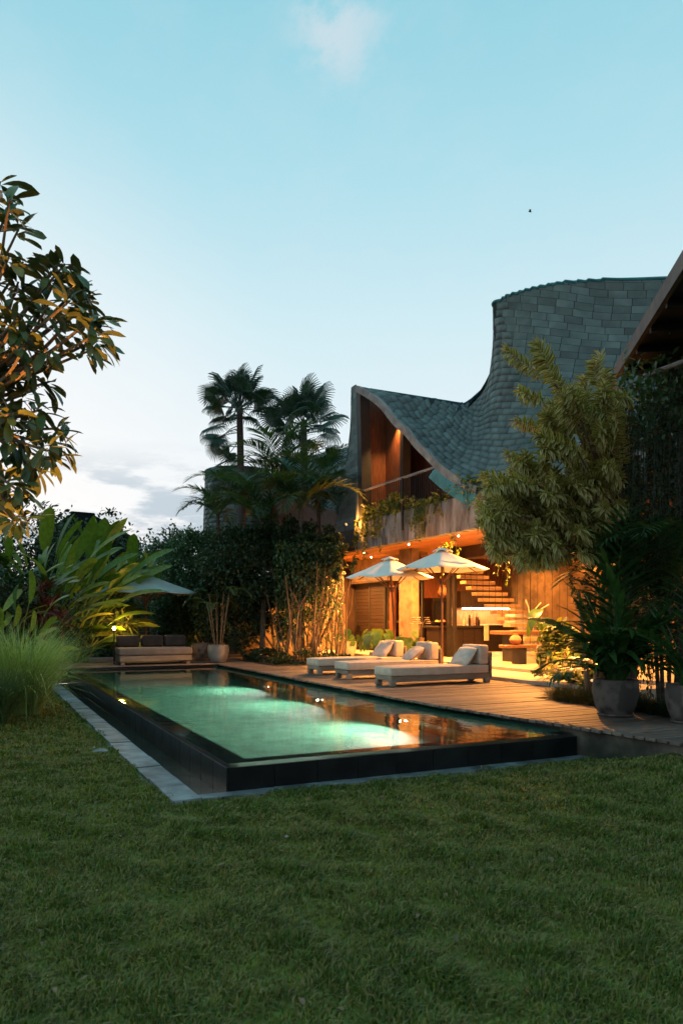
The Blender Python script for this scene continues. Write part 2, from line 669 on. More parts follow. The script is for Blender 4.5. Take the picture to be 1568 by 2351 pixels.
STEMM = mat('woody stem', (.20, .13, .075), (.09, .06, .035), rough=.8, stretch=(3, 3, 1), bump=.3)
METALG = mat('brushed metal', (.5, .48, .45), (.4, .38, .35), rough=.3, metal=.9)
COUNTW = mat('blackened counter timber', (.022, .012, .008), (.012, .007, .005), rough=.5, scale=3, stretch=(1, 6, 6), bump=.1)
GLASSD = mat('bottle glass', (.05, .06, .04), (.03, .03, .02), rough=.1, spec=.6)

mw, nt, n, l, b = _nt('pool water')
n.remove(b)
gs = n.new('ShaderNodeBsdfGlass')
gs.inputs['Color'].default_value = (.90, .985, .95, 1)
gs.inputs['Roughness'].default_value = .012
gs.inputs['IOR'].default_value = 1.33
tcn = n.new('ShaderNodeTexCoord')
mpn = n.new('ShaderNodeMapping')
mpn.inputs['Scale'].default_value = (1.6, 1.0, 1)
mpn.inputs['Rotation'].default_value = (0, 0, .5)
l.new(tcn.outputs['Object'], mpn.inputs[0])
nz = n.new('ShaderNodeTexNoise')
nz.inputs['Scale'].default_value = 3.2
nz.inputs['Detail'].default_value = 3
l.new(mpn.outputs[0], nz.inputs[0])
bp = n.new('ShaderNodeBump')
bp.inputs['Strength'].default_value = .06
bp.inputs['Distance'].default_value = .05
l.new(nz.outputs[0], bp.inputs['Height'])
l.new(bp.outputs[0], gs.inputs['Normal'])
l.new(gs.outputs[0], n['Material Output'].inputs['Surface'])
WATER = mw

mg, nt, n, l, b = _nt('door glass')
b.inputs['Base Color'].default_value = (.02, .02, .02, 1)
b.inputs['Roughness'].default_value = .05
tr = n.new('ShaderNodeBsdfTransparent')
tr.inputs[0].default_value = (.75, .75, .72, 1)
gs = n.new('ShaderNodeBsdfGlossy')
gs.inputs['Roughness'].default_value = .02
fz = n.new('ShaderNodeFresnel')
fz.inputs[0].default_value = 1.6
mx = n.new('ShaderNodeMixShader')
l.new(fz.outputs[0], mx.inputs[0])
l.new(tr.outputs[0], mx.inputs[1])
l.new(gs.outputs[0], mx.inputs[2])
l.new(mx.outputs[0], n['Material Output'].inputs['Surface'])
GLASS = mg

# ================================================================== GROUND AND LAWN
g = MB()
for (x0, x1, y0, y1) in ((-300, 1.74, -300, 600), (1.74, 6.25, -300, 6.56), (1.74, 6.25, 20.3, 600), (6.25, 400, -300, 600)):
    g.add([(x0, y0, -.06), (x1, y0, -.06), (x1, y1, -.06), (x0, y1, -.06)], [(0, 1, 2, 3)])
tag(g.build('ground', SOIL), 'dark bare soil under lawn and beds', 'ground', kind='structure')

_k = [(rng.uniform(4, 21) * math.cos(a), rng.uniform(4, 21) * math.sin(a) * 1.3, rng.uniform(0, 6.28)) for a in [rng.uniform(0, 6.28) for _ in range(34)]]


def lump(x, y):
    s = 0
    for a, b_, p in _k:
        s = s + np.sin(a * x + b_ * y + p) / (1 + .05 * (a * a + b_ * b_) ** .5)
    return s / 5.0


def lawn_z(x, y):
    sm = lambda t: np.clip(t, 0, 1) ** 2 * (3 - 2 * np.clip(t, 0, 1))
    return .011 * lump(x, y) - .006 + .20 * sm((x - 4.9) / 1.5) * sm((6.35 - y) / 1.1)


def lawn_edge(x, y):
    """True where lawn grows"""
    return ((y < 6.47) & (x < 6.72)) | ((x < 1.50 + .05 * np.sin(y * 3.1)) & (y < 21))


for nm, (x0, x1, y0, y1) in (('lawn', (-9, 6.7, 1.2, 6.47)), ('lawn', (-9, 1.50, 6.47, 21))):
    xs, ys = np.arange(x0, x1 + .01, .1), np.arange(y0, y1 + .05, .1)
    xs[-1] = x1
    ys[-1] = y1
    XX, YY = np.meshgrid(xs, ys, indexing='ij')
    V = np.stack([XX, YY, lawn_z(XX, YY)], -1).reshape(-1, 3)
    ni, nj = len(xs), len(ys)
    ii, jj = np.meshgrid(np.arange(ni - 1), np.arange(nj - 1), indexing='ij')
    a = (ii * nj + jj).ravel()
    F = np.stack([a, a + nj, a + nj + 1, a + 1], 1)
    me = npmesh('lawn', V, F, True, {'rnd': np.full(len(V), .3)})
    tag(link('lawn', me, GRASSG), 'turf under the mown garden lawn', 'lawn', kind='structure')

# grass blades: density falls with distance
P = []
for (d0, d1, dens) in ((2.55, 4.2, 9000), (4.2, 6.0, 6200), (6, 8.5, 3900), (8.5, 12, 2000), (12, 18, 900)):
    w = .56 * d1 + .3
    N = int((d1 - d0) * 2 * w * dens)
    d = nr.uniform(d0, d1, N)
    r = nr.uniform(-w, w, N)
    ok = np.abs(r) < .5 * d + .35
    x, y = d * SN + r * CN, d * CN - r * SN
    ok &= lawn_edge(x, y)
    P.append(np.stack([x[ok], y[ok], d[ok]], 1))
P = np.vstack(P)
x, y, dd = P.T
N = len(P)
e = .04
gx, gy = (lump(x + e, y) - lump(x - e, y)), (lump(x, y + e) - lump(x, y - e))
lu = lump(x, y)
lean = np.stack([-gx * .45 + nr.normal(0, .45, N) + .25, -gy * .45 + nr.normal(0, .45, N) - .2], 1)
Lb = (.026 + .034 * nr.random(N) ** 1.6) * (1 + .32 * np.clip(lu, -1, 1))
wb = (.0032 + .0022 * nr.random(N)) * np.clip(dd / 4.5, .9, 2.6)
th = nr.uniform(0, 6.28, N)
sx, sy = np.cos(th) * wb, np.sin(th) * wb
z0 = lawn_z(x, y) - .004
mid = np.stack([x + lean[:, 0] * Lb * .28, y + lean[:, 1] * Lb * .28, z0 + Lb * .6], 1)
tip = np.stack([x + lean[:, 0] * Lb * .95, y + lean[:, 1] * Lb * .95, z0 + Lb * (.95 - .25 * np.minimum(np.hypot(lean[:, 0], lean[:, 1]), 1.5))], 1)
S3 = np.stack([sx, sy, np.zeros(N)], 1)
base = np.stack([x, y, z0], 1)
V = np.stack([base - S3, base + S3, mid - S3 * .8, mid + S3 * .8, tip], 1).reshape(-1, 3)
o5 = np.arange(N) * 5
F = np.stack([np.stack([o5, o5 + 1, o5 + 3], 1), np.stack([o5, o5 + 3, o5 + 2], 1), np.stack([o5 + 2, o5 + 3, o5 + 4], 1)], 1).reshape(-1, 3)
patch = .5 + .5 * np.sin(x * .9 + 1.3 * np.sin(y * .7)) * np.sin(y * 1.1 + .8 * np.sin(x * 1.3))
dryf = lump(x * .16 + 5, y * .16)
dry = (nr.random(N) < .08 + .30 * np.clip(dryf - .35, 0, 1))
rr = np.clip(.34 + .20 * np.clip(lu, -1, 1) + .12 * (patch - .5) + nr.normal(0, .14, N), .02, .74)
rr = np.where(dry, nr.uniform(.75, .97, N), rr)
me = npmesh('grass', V, F, False, {'rnd': np.repeat(rr, 5)})
tag(link('grass', me, GRASSG), 'short green mown grass blades of the garden lawn', 'grass', kind='stuff')

# ================================================================== SWIMMING POOL
WZ = .27
pool = thing('swimming_pool', (4, 13, 0), 'raised black stone swimming pool glowing green under dusk sky', 'pool')
MB().box((2.05, 6.6, -.12), (2.27, 20.2, .235)).build('pool_wall', BLACKTILE, pool)
MB().box((2.27, 6.6, -.12), (6.22, 6.82, .2352)).build('pool_wall', BLACKTILE, pool)
MB().box((5.35, 6.86, -.95), (5.8, 19.99, -.12)).build('ledge', LIPTILE, pool)
MB().box((5.8, 6.82, -.95), (6.22, 20.2, .2351)).build('pool_wall', POOLWALL, pool)
MB().box((2.27, 20.0, -.95), (5.8, 20.2, .2353)).build('pool_wall', BLACKTILE, pool)
MB().box((2.20, 6.75, -.95), (2.30, 20.0, .2)).build('inner_wall', POOLWALL, pool)
MB().box((2.30, 6.75, -.95), (5.8, 6.85, .2)).build('inner_wall', POOLWALL, pool)
MB().box((2.2, 6.7, -1.0), (5.9, 20.1, -.80)).build('pool_floor', POOLWALL, pool)
for k in range(10):
    MB().box((2.062 + k * .4385, 6.588, -.09), (2.062 + k * .4385 + (.433 if k < 9 else .2), 6.5998, .2335)).build('wall_tile', BLACKTILE, pool, bevel=.003)
for k in range(31):
    MB().box((2.036, 6.60 + k * .4385, -.11), (2.0498, 6.60 + k * .4385 + .433, .2335)).build('wall_tile', BLACKTILE, pool, bevel=.003)
# floor tiles and lip tiles, each its own piece
tx, ty = .5, .345
tm = MB().box((0, 0, 0), (tx - .008, ty - .008, .02)).build('floor_tile', FLOORTILE, pool)
tm_me = tm.data
bpy.data.objects.remove(tm)
off = wloc(pool)
for j in range(38):
    for i in range(7):
        x0 = 2.31 + i * tx - (.25 if j % 2 else 0)
        o = link('floor_tile', None if False else tm_me, None, pool)
        sx = 1.0
        if x0 < 2.30:
            sx = .49
            x0 = 2.31
        o.scale = (sx, 1, 1 + rng.uniform(-.2, .25))
        o.location = Vector((x0, 6.87 + j * ty, -.795)) - off
lm = MB().box((0, 0, 0), (.205, .43, .012)).build('lip_tile', LIPTILE, pool)
lm_me = lm.data
lf = MB().box((0, 0, 0), (.43, .205, .012)).build('lip_tile', LIPTILE, pool)
lf_me = lf.data
bpy.data.objects.remove(lm)
bpy.data.objects.remove(lf)
for k in range(31):
    o = link('lip_tile', lm_me, None, pool)
    o.location = Vector((2.058, 6.83 + k * .436, .238)) - off
for k in range(9):
    o = link('lip_tile', lf_me, None, pool)
    o.location = Vector((2.058 + k * .437, 6.608, .238)) - off
V, F = [], []
wm = MB().add([(2.055, 6.605, WZ), (6.21, 6.605, WZ), (6.21, 20.19, WZ), (2.055, 20.19, WZ)], [(0, 1, 2, 3)])
tag(wm.build('pool_water', WATER), 'still clear green water filling the pool to its brim', 'water', kind='structure')
for k, (yy, nmx) in enumerate(((8.95, 'nearest'), (11.75, 'middle'), (14.4, 'farthest'))):
    t = thing('pool_light', (5.345, yy, -.33), nmx + ' of the three lit underwater lamps below the deck edge', 'pool lamp', 'underwater lamps along the deck side')
    mb = MB().lathe([(.065, 0), (.065, .02), (.045, .025), (.045, .012)], (0, 0, 0), 20)
    mb.xf(Matrix.Translation((5.345, yy, -.33)) @ Matrix.Rotation(R(-90), 4, 'Y')).build('trim_ring', STEEL, t)
    mb = MB().lathe([(.032, .0), (.03, .02), (.016, .026), (.004, .028)], (0, 0, 0), 20)
    mb.xf(Matrix.Translation((5.345, yy, -.33)) @ Matrix.Rotation(R(-90), 4, 'Y')).build('lens', emat('pool lamp glow', (.92, 1, .93), 70), t, True)
    lamp('pool_lamp_light', 'SPOT', (5.24, yy, -.33), 1250, (1.0, 1.0, .88), t, .004, (2.3, yy - .1, -.02), 165, 1.0)

# ---- overflow channel and coping along the lawn
cp = thing('stone_coping', (1.6, 10, 0), 'pale grey stone coping strip between lawn and pool channel', 'coping')
k = 0
y0 = 6.42
while y0 < 19.8:
    ln = rng.uniform(.38, .62)
    o = MB().box((1.50 + rng.uniform(-.015, .015), y0, -.05), (1.755, y0 + ln - .008, .026 + rng.uniform(-.005, .005))).build('stone_slab', COPING, cp)
    y0 += ln
x0 = 1.765
while x0 < 6.2:
    ln = rng.uniform(.45, .8)
    MB().box((x0, 6.43 + rng.uniform(-.015, .01), -.05), (min(x0 + ln - .008, 6.35), 6.592, .020 + rng.uniform(-.005, .004))).build('stone_slab', COPING, cp)
    x0 += ln
tag(MB().box((1.755, 6.595, -.14), (2.034, 20.0, -.075)).build('overflow_channel', WETSTONE), 'dark wet overflow channel beside the pool wall', 'channel', kind='structure')
tag(MB().add([(1.757, 6.6, -.045), (2.035, 6.6, -.045), (2.035, 20, -.045), (1.757, 20, -.045)], [(0, 1, 2, 3)]).build('channel_water', WATER), 'shallow dark water in the overflow channel', 'water', kind='structure')

# ---- timber deck
deck = link('deck', None, loc=(7, 12, .35))
tag(deck, 'weathered timber pool deck boards running away from the water', 'deck', kind='structure')
DZ = .35


def plank_mesh(L, wd, th, seg=6):
    mb = MB()
    mb.rbox((0, 0, -th), (L, wd, 0), .004, 1)
    me = npmesh('plank', np.array(mb.v), [list(f) for f in mb.f])
    me.materials.append(DECKW)
    return me


pw, pt = .128, .139
PM = {2: plank_mesh(3.46, pw, .035), 1: plank_mesh(1.92, pw, .035), 0: plank_mesh(1.08, pw, .035)}
y0 = 3.2
while y0 < 20.15:
    kind = 1 if y0 < 9.26 else (2 if y0 < 18.2 else 0)
    o = link('plank', PM[kind], None, deck)
    xe = 5.925 + .105 * max(0, 9.2 - y0)
    if kind == 1:
        o.scale.x = (7.845 - xe) / 1.92
    o.location = Vector((xe + rng.uniform(-.014, .014), y0, DZ + rng.uniform(-.003, .003))) - deck.location
    o.rotation_euler = (rng.uniform(-.006, .006), rng.uniform(-.0012, .0012), rng.uniform(-.001, .001))
    y0 += pt
FM = plank_mesh(5.1, pw, .035)
while y0 < 25:
    o = link('plank', FM, None, deck)
    o.location = Vector((1.92 + rng.uniform(-.01, .01), y0 + .06, DZ + rng.uniform(-.003, .003))) - deck.location
    y0 += pt
MB().box((6.23, 6.9, .0), (6.26, 20.1, .308)).build('edge_joist', BLACKW, deck)
MB().box((1.9, 20.2, -.05), (7.0, 25, .30)).build('platform_base', BLACKTILE, deck)
MB().box((6.27, 6.65, -.1), (9.4, 20.1, .29)).build('deck_base', BLACKW, deck)
tag(MB().add([(6.24, 6.9, -.15), (6.72, 2.5, -.15), (7.0, 2.5, -.15), (6.5, 6.9, -.15), (6.24, 6.9, .308), (6.72, 2.5, .308), (7.0, 2.5, .308), (6.5, 6.9, .308)], [(3, 2, 1, 0), (4, 5, 6, 7), (0, 1, 5, 4), (1, 2, 6, 5), (2, 3, 7, 6), (3, 0, 4, 7)]).build('retaining_wall', MOSSCONC), 'mottled concrete retaining wall under the near deck edge', 'wall', kind='structure')
MB().box((7.02, 2.6, -.1), (7.86, 6.6, .29)).build('deck_base', BLACKW, deck)
# beds
tag(MB().box((7.87, 3, -.05), (9.42, 9.24, .345)).build('planting_bed', SOIL), 'dark soil bed behind the near pots', 'bed', kind='structure')
tag(MB().box((7.03, 18.22, -.05), (10.4, 25, .355)).build('planting_bed', SOIL), 'dark soil bed below the far stems', 'bed', kind='structure')
# terrace
tag(MB().rbox((9.42, 9.0, -.05), (10.9, 20.6, .42), .012, 2).build('terrace_step', TERR), 'low pale stone step in front of the open living room', 'step', kind='structure')
tag(MB().rbox((10.72, 7.0, -.05), (17.2, 31, .5), .012, 2).build('terrace_floor', TERR), 'pale stone floor of the open living room', 'floor', kind='structure')
MB().box((9.405, 9.3, .30), (9.418, 18.2, .352)).build('shadow_gap_strip', BLACKW, deck)
# ================================================================== VILLA
FZ = .5
CZ = 3.63
villa = thing('villa', (11.5, 18, 0), 'tropical villa with swooping grey green shingled roof and lit open ground floor', 'house')

# ---- ground floor structure
MB().box((11.2, 23.8, FZ), (11.6, 25.15, CZ)).build('column', CONC, villa, bevel=.01)
MB().box((11.2, 18.48, FZ), (11.45, 19.2, CZ)).build('column', CONC, villa, bevel=.01)
MB().box((11.5, 25.15, FZ), (11.9, 31, CZ)).build('wall', CONC, villa)
MB().box((16.4, 7.2, FZ), (16.8, 20.89, CZ)).build('wall', CONC, villa)
MB().box((11.6, 23.81, FZ), (16.0, 24.0, CZ)).build('wall', DARKW, villa)
MB().box((12.0, 20.9, FZ), (17.0, 21.2, CZ)).build('wall', REDW, villa)
MB().box((16.8, 20.5, FZ), (17.0, 20.9, CZ)).build('wall', CONC, villa)
MB().box((11.96, 19.15, 2.88), (12.16, 23.8, CZ)).build('lintel_wall', CONC, villa)
MB().box((11.8, 19.15, 2.80), (12.2, 23.8, 2.88)).build('lintel', DARKW, villa)
MB().box((15.8, 24.0, FZ), (16.0, 31.0, CZ)).build('wall', DARKW, villa)
# balcony edge and floors
MB().box((10.0, 9.0, CZ - .02), (10.25, 19.75, 4.42)).build('balcony_wall', GREYCONC, villa, bevel=.015)
MB().box((10.0, 19.75, CZ - .02), (10.22, 28, 4.3)).build('beam', BLACKW, villa)
MB().box((10.25, 7.0, CZ + .035), (17.2, 31, 4.1)).build('floor_slab', GREYCONC, villa)
MB().box((12.2, 8.0, 3.28), (12.45, 18.1, CZ - .02)).build('beam', DARKW, villa)
MB().box((12.45, 13.0, 3.36), (15.4, 13.2, CZ - .022)).build('beam', DARKW, villa)
# ceiling boards
cb = MB().box((0, 0, -.022), (.172, 22, 0))
cme = npmesh('ceiling_board', np.array(cb.v), [list(f) for f in cb.f])
cme.materials.append(CEILW)
ceil = link('ceiling', None, parent=villa)
for k in range(39):
    o = link('ceiling_board', cme, None, ceil)
    o.location = Vector((10.26 + k * .178, 8.0, CZ + .012 + rng.uniform(-.003, .003))) - wloc(ceil)

# ---- sliding doors between the columns
for k in range(4):
    ya = 19.17 + k * 1.155
    xo = 12.0 + (.06 if k % 2 else 0)
    dr = link('door', None, parent=villa)
    dr.location = Vector((xo, ya, FZ)) - wloc(villa)
    f = MB()
    f.box((xo, ya, FZ + .02), (xo + .05, ya + .09, 2.8)).box((xo, ya + 1.055, FZ + .02), (xo + .05, ya + 1.145, 2.8))
    f.box((xo + .002, ya + .09, FZ + .02), (xo + .048, ya + 1.055, FZ + .14)).box((xo + .002, ya + .09, 2.7), (xo + .048, ya + 1.055, 2.8))
    f.build('frame', BLACKW, dr)
    if k < 2:
        MB().box((xo + .02, ya + .09, FZ + .14), (xo + .028, ya + 1.055, 2.7)).build('pane', GLASS, dr)
        MB().box((xo + .003, ya + .09, 1.46), (xo + .047, ya + 1.055, 1.52)).build('rail', BLACKW, dr)
    else:
        for s in range(22):
            z = FZ + .15 + s * .116
            MB().box((xo + .012, ya + .09, z), (xo + .034, ya + 1.055, z + .108)).build('slat', COUNTW, dr)
# frame posts right of the second column
for (a, c) in ((17.75, 17.9), (17.5, 17.6)):
    MB().box((12.0, a, FZ), (12.08, c, CZ)).build('post', BLACKW, villa)

# ---- gable opening: balcony room
GY = [19.55, 19.32, 18.52, 17.9, 17.3, 16.74, 16.21, 15.7, 15.21, 14.75, 14.31, 13.88, 13.64]
GZ = [8.42, 8.31, 7.87, 7.45, 6.92, 6.54, 6.09, 5.71, 5.35, 5.06, 4.82, 4.62, 4.52]
gc = catmull([(10, y, z) for y, z in zip(GY, GZ)], 5)


def gz(y):
    return float(np.interp(y, gc[::-1, 1], gc[::-1, 2]))


def wall_under_gable(x, th, ya, yb, zb, drop, name, m):
    ys = np.linspace(ya, yb, 14)
    top = [max(gz(q) - drop, zb + .05) for q in ys]
    V, F = [], []
    for q, t in zip(ys, top):
        V += [(x, q, zb), (x, q, t), (x + th, q, zb), (x + th, q, t)]
    for i in range(13):
        a, c = i * 4, i * 4 + 4
        F += [(a, c, c + 1, a + 1), (a + 2, a + 3, c + 3, c + 2), (a + 1, c + 1, c + 3, a + 3)]
    F += [(0, 1, 3, 2), (52, 54, 55, 53)]
    return MB().add(V, F).build(name, m, villa)


MB().box((10.85, 18.38, 4.1), (11.1, 18.545, gz(18.4) - .05)).build('post', BLACKW, villa)
MB().box((10.3, 19.56, 4.1), (12.3, 19.68, 8.2)).build('room_wall', REDW, villa)
MB().add([(9.985, 19.62, 8.42), (9.985, 19.36, 8.30), (9.985, 19.18, 4.2), (9.985, 19.42, 4.2), (10.3, 19.62, 8.42), (10.3, 19.36, 8.30), (10.3, 19.18, 4.2), (10.3, 19.42, 4.2)],
         [(0, 1, 2, 3), (7, 6, 5, 4), (0, 4, 5, 1), (1, 5, 6, 2), (2, 6, 7, 3), (3, 7, 4, 0)]).build('corner_post', BLACKW, villa)
wall_under_gable(10.95, .12, 18.55, 19.56, 4.1, .02, 'room_wall', REDW)
# railing
rl = link('railing', None, parent=villa)
MB().box((10.02, 15.1, 5.27), (10.09, 19.3, 5.33)).build('handrail', FASCIA, rl, bevel=.01)
bm_ = MB().box((-.008, -.008, 0), (.008, .008, .85))
bme = npmesh('baluster', np.array(bm_.v), [list(f) for f in bm_.f])
bme.materials.append(BLACKW)
for k in range(38):
    o = link('baluster', bme, None, rl)
    o.location = Vector((10.055, 15.25 + k * .107, 4.42)) - wloc(rl)
MB().box((9.955, 16.9, 3.9), (9.995, 16.96, 5.27)).build('drain_pipe', STEEL, villa)
# fascia along the gable curve
V, F = [], []
for i, p in enumerate(gc):
    t = gc[min(i + 1, len(gc) - 1)] - gc[max(i - 1, 0)]
    t /= np.linalg.norm(t)
    nn = np.array([0, -t[2], t[1]])
    if nn[2] < 0:
        nn = -nn
    wd = .17
    for (dx, k) in ((-.05, .01), (-.05, -wd), (.06, -wd), (.06, .01)):
        V.append(p + np.array([dx, 0, 0]) + nn * k)
for i in range(len(gc) - 1):
    for k in range(4):
        F.append((i * 4 + k, i * 4 + (k + 1) % 4, i * 4 + 4 + (k + 1) % 4, i * 4 + 4 + k))
F += [(0, 1, 2, 3)]
MB().add(V, F).build('fascia', FASCIA, villa)
# teal flashing panel below the low end of the fascia
V, F = [], []
seg = [p for p in gc if p[1] < 15.35]
for p in seg:
    k = (15.35 - p[1]) / 1.7
    V += [(9.95, p[1] + .02, p[2] - .16), (9.96, p[1] + .34, p[2] - .34 - .02 * k), (10.0, p[1] + .34, p[2] - .34 - .02 * k), (10.0, p[1] + .02, p[2] - .16)]
for i in range(len(seg) - 1):
    for k in range(4):
        F.append((i * 4 + k, i * 4 + (k + 1) % 4, i * 4 + 4 + (k + 1) % 4, i * 4 + 4 + k))
m_ = len(seg) * 4 - 4
F += [(0, 1, 2, 3), (m_ + 3, m_ + 2, m_ + 1, m_)]
MB().add(V, F).build('flashing', TEALM, villa)

# ---- the great roof: columns of points from the gable edge / eave up to the ridge / tower rim
NETC = [
    ([(10, 19.5, 8.40), (10.3, 19.25, 8.32), (10.7, 19.0, 8.2)], .40),
    ([(10, 18.52, 7.87), (10.4, 18.45, 7.93), (10.85, 18.38, 8.02), (11.4, 18.3, 7.95)], .86),
    ([(10, 17.3, 6.92), (10.75, 17.42, 7.12), (11.3, 17.6, 7.5), (11.65, 17.68, 7.80), (12.2, 17.75, 8.0)], 1.86),
    ([(10, 16.6, 6.42), (10.7, 16.7, 6.63), (11.5, 17.02, 7.16), (12.03, 17.5, 7.66), (12.5, 17.35, 8.1), (12.9, 16.9, 8.8), (12.9, 16.5, 9.5)], 2.55),
    ([(10, 16.21, 6.09), (10.7, 16.33, 6.33), (11.5, 16.6, 6.85), (12.18, 17.0, 7.47), (12.55, 16.85, 7.95), (12.65, 16.4, 8.8), (12.6, 16.0, 9.5)], None),
    ([(10, 15.21, 5.35), (10.6, 15.38, 5.65), (11.2, 15.66, 6.15), (11.72, 15.95, 6.9), (11.92, 15.85, 7.7), (11.80, 15.5, 8.6), (11.67, 15.32, 9.5)], None),
    ([(10, 14.31, 4.82), (10.42, 14.42, 5.15), (10.9, 14.62, 5.8), (11.32, 14.85, 6.7), (11.55, 14.98, 7.7), (11.6, 15.0, 8.7), (11.6, 14.97, 9.5)], None),
    ([(10, 13.5, 4.46), (10.35, 13.62, 4.9), (10.8, 13.8, 5.7), (11.3, 14.02, 6.8), (11.58, 14.18, 7.9), (11.72, 14.26, 8.8), (11.78, 14.28, 9.5)], None),
    ([(10.1, 12.3, 4.40), (10.6, 12.62, 5.1), (11.25, 13.0, 6.1), (11.85, 13.3, 7.3), (12.2, 13.44, 8.4), (12.35, 13.48, 9.5)], None),
    ([(10.9, 11.1, 4.40), (11.5, 11.7, 5.3), (12.3, 12.35, 6.5), (12.85, 12.7, 7.7), (13.1, 12.86, 8.7), (13.15, 12.9, 9.5)], None),
    ([(12.6, 10.0, 4.40), (13.1, 10.7, 5.3), (13.8, 11.5, 6.5), (14.3, 11.95, 7.7), (14.45, 12.1, 8.7), (14.5, 12.14, 9.5)], None),
    ([(15.0, 9.2, 4.40), (15.3, 9.9, 5.3), (15.7, 10.8, 6.5), (15.95, 11.3, 7.7), (16.1, 11.5, 8.7), (16.2, 11.6, 9.5)], None),
]


def resample(pts, T, step):
    c = catmull(pts, 12)
    s = np.concatenate([[0], np.cumsum(np.linalg.norm(np.diff(c, axis=0), axis=1))])
    L = s[-1]
    tt = np.arange(0, T + 1e-6, step)
    out = np.stack([np.interp(tt, s, c[:, k]) for k in range(3)], 1)
    e_ = c[-1] - c[-2]
    e_ /= np.linalg.norm(e_)
    over = np.maximum(tt - L, 0)[:, None]
    return out + over * e_, L


def make_net(cols, T=6.3, step=.06, m=16):
    A, Ls = [], []
    for pts, L in cols:
        a, l0 = resample(pts, T, step)
        A.append(a)
        if isinstance(L, tuple):      # trimmed at the ridge up to this column, full height from it on
            Ls.append((min(L[0], l0), l0))
        else:
            v = min(L, l0) if L else l0
            Ls.append((v, v))
    A = np.array(A)
    G = np.stack([catmull(A[:, j], m) for j in range(A.shape[1])], 1)
    L = []
    for q in np.linspace(0, len(cols) - 1, G.shape[0]):
        i = min(int(q + 1e-9), len(cols) - 2)
        f = q - i
        if Ls[i + 1][0] > Ls[i][1] + 2:
            f = f ** 9
        L.append(Ls[i][1] * (1 - f) + Ls[i + 1][0] * f if f < .999 else Ls[i + 1][1])
    L = np.array(L)
    return G, L


def shingle_roof(roof, G, L, step=.06, rh=.185, sw=.43, lift=.0045, keep=300, jitter=1.0, flip=1, seed=3, th=.012):
    """rows of shingles over the net; the largest are single pieces, the rest one joined piece"""
    rg = random.Random(seed)
    ns, nt_ = G.shape[:2]

    def row(tau):
        j = min(tau / step, nt_ - 1.001)
        a = int(j)
        f = j - a
        return G[:, a] * (1 - f) + G[:, a + 1] * f

    def ev(si, tau):
        i = np.minimum(si.astype(int), ns - 2)
        fi = (si - i)[:, None]
        jt = np.minimum(tau / step, nt_ - 1.001)
        j = jt.astype(int)
        fj = (jt - j)[:, None]
        return (G[i, j] * (1 - fi) + G[i + 1, j] * fi) * (1 - fj) + (G[i, j + 1] * (1 - fi) + G[i + 1, j + 1] * fi) * fj

    pieces = []
    nrow = int(L.max() / rh)
    for k in range(nrow + 1):
        t0, t1 = k * rh, min((k + 1) * rh * 1.0, L.max())
        if t1 - t0 < .03:
            continue
        A, B = row(t0), row(t1)
        mid = (A + B) / 2
        s = np.concatenate([[0], np.cumsum(np.linalg.norm(np.diff(mid, axis=0), axis=1))])
        q = -(sw * (.5 if k % 2 else 0)) + rg.uniform(-.04, .04)
        while q < s[-1]:
            w = sw * rg.uniform(.93, 1.07)
            qa, qb = max(q, 0), min(q + w, s[-1])
            q += w
            if qb - qa < .06:
                continue
            qs = np.linspace(qa + .007, qb - .007, 3)
            si = np.interp(qs, s, np.arange(ns))
            tp = np.minimum(t1, np.interp(si, np.arange(ns), L))
            if (tp - t0).max() < .035 or (tp - t0).min() < -.03 or tp.max() - tp.min() > rh * .9:
                continue
            tp = np.maximum(tp, t0 + .012)
            fa, fb = ev(si, np.full(3, t0 + .003)), ev(si, tp - .003)
            nv = np.cross(fa[2] - fa[0], fb[1] - fa[1]) * flip
            ln = np.linalg.norm(nv)
            if ln < 1e-6:
                continue
            nv /= ln
            lf = lift * (1 + jitter * rg.uniform(-.3, .5))
            dn = (fb - fa) * .0
            top = np.concatenate([fa - dn + nv * (lf + .002 * rg.random()), fb - dn * .3 + nv * lift * .9])
            bot = np.concatenate([fa - dn + nv * (lf - th), fb - dn * .3 - nv * .012])
            c = top.mean(0)
            d = c[0] * SN + c[1] * CN
            vis = -np.dot(nv, (c - np.array([0, 0, EYE])) / np.linalg.norm(c - np.array([0, 0, EYE])))
            pieces.append((vis / d * (1 if vis > 0 else 0), np.concatenate([top, bot])))
    FS = [(0, 1, 4, 3), (1, 2, 5, 4), (9, 10, 7, 6), (10, 11, 8, 7), (0, 6, 7, 1), (1, 7, 8, 2), (3, 4, 10, 9), (4, 5, 11, 10), (0, 3, 9, 6), (2, 8, 11, 5)]
    if flip < 0:
        FS = [tuple(reversed(f)) for f in FS]
    pieces.sort(key=lambda p: -p[0])
    off = wloc(roof)
    for _, V in pieces[:keep]:
        c = V.mean(0)
        me = npmesh('shingle', V - c, [list(f) for f in FS])
        me.materials.append(SHING)
        o = link('shingle', me, None, roof)
        o.location = Vector(c) - off
    if len(pieces) > keep:
        mb = MB()
        V = np.concatenate([p[1] for p in pieces[keep:]]) - np.array(off)
        nF = len(pieces) - keep
        F = (np.array(FS)[None] + (np.arange(nF) * 12)[:, None, None]).reshape(-1, 4)
        me = npmesh('shingles', V, F, False, {'rnd': np.repeat(nr.random(nF), 12)})
        o = link('shingles', me, SHINGM, roof)
        tag(o, 'smaller and farther grey green shingles of the roof', kind='stuff')


# joined shingles take their piece by piece colour from an attribute
SHINGM = SHING.copy()
SHINGM.name = 'grey green shingle joined'
n, l = SHINGM.node_tree.nodes, SHINGM.node_tree.links
at = n.new('ShaderNodeAttribute')
at.attribute_name = 'rnd'
for x in list(l):
    if x.from_node.type == 'OBJECT_INFO' and x.to_node.type == 'MAP_RANGE':
        to = x.to_socket
        l.remove(x)
        l.new(at.outputs['Fac'], to)


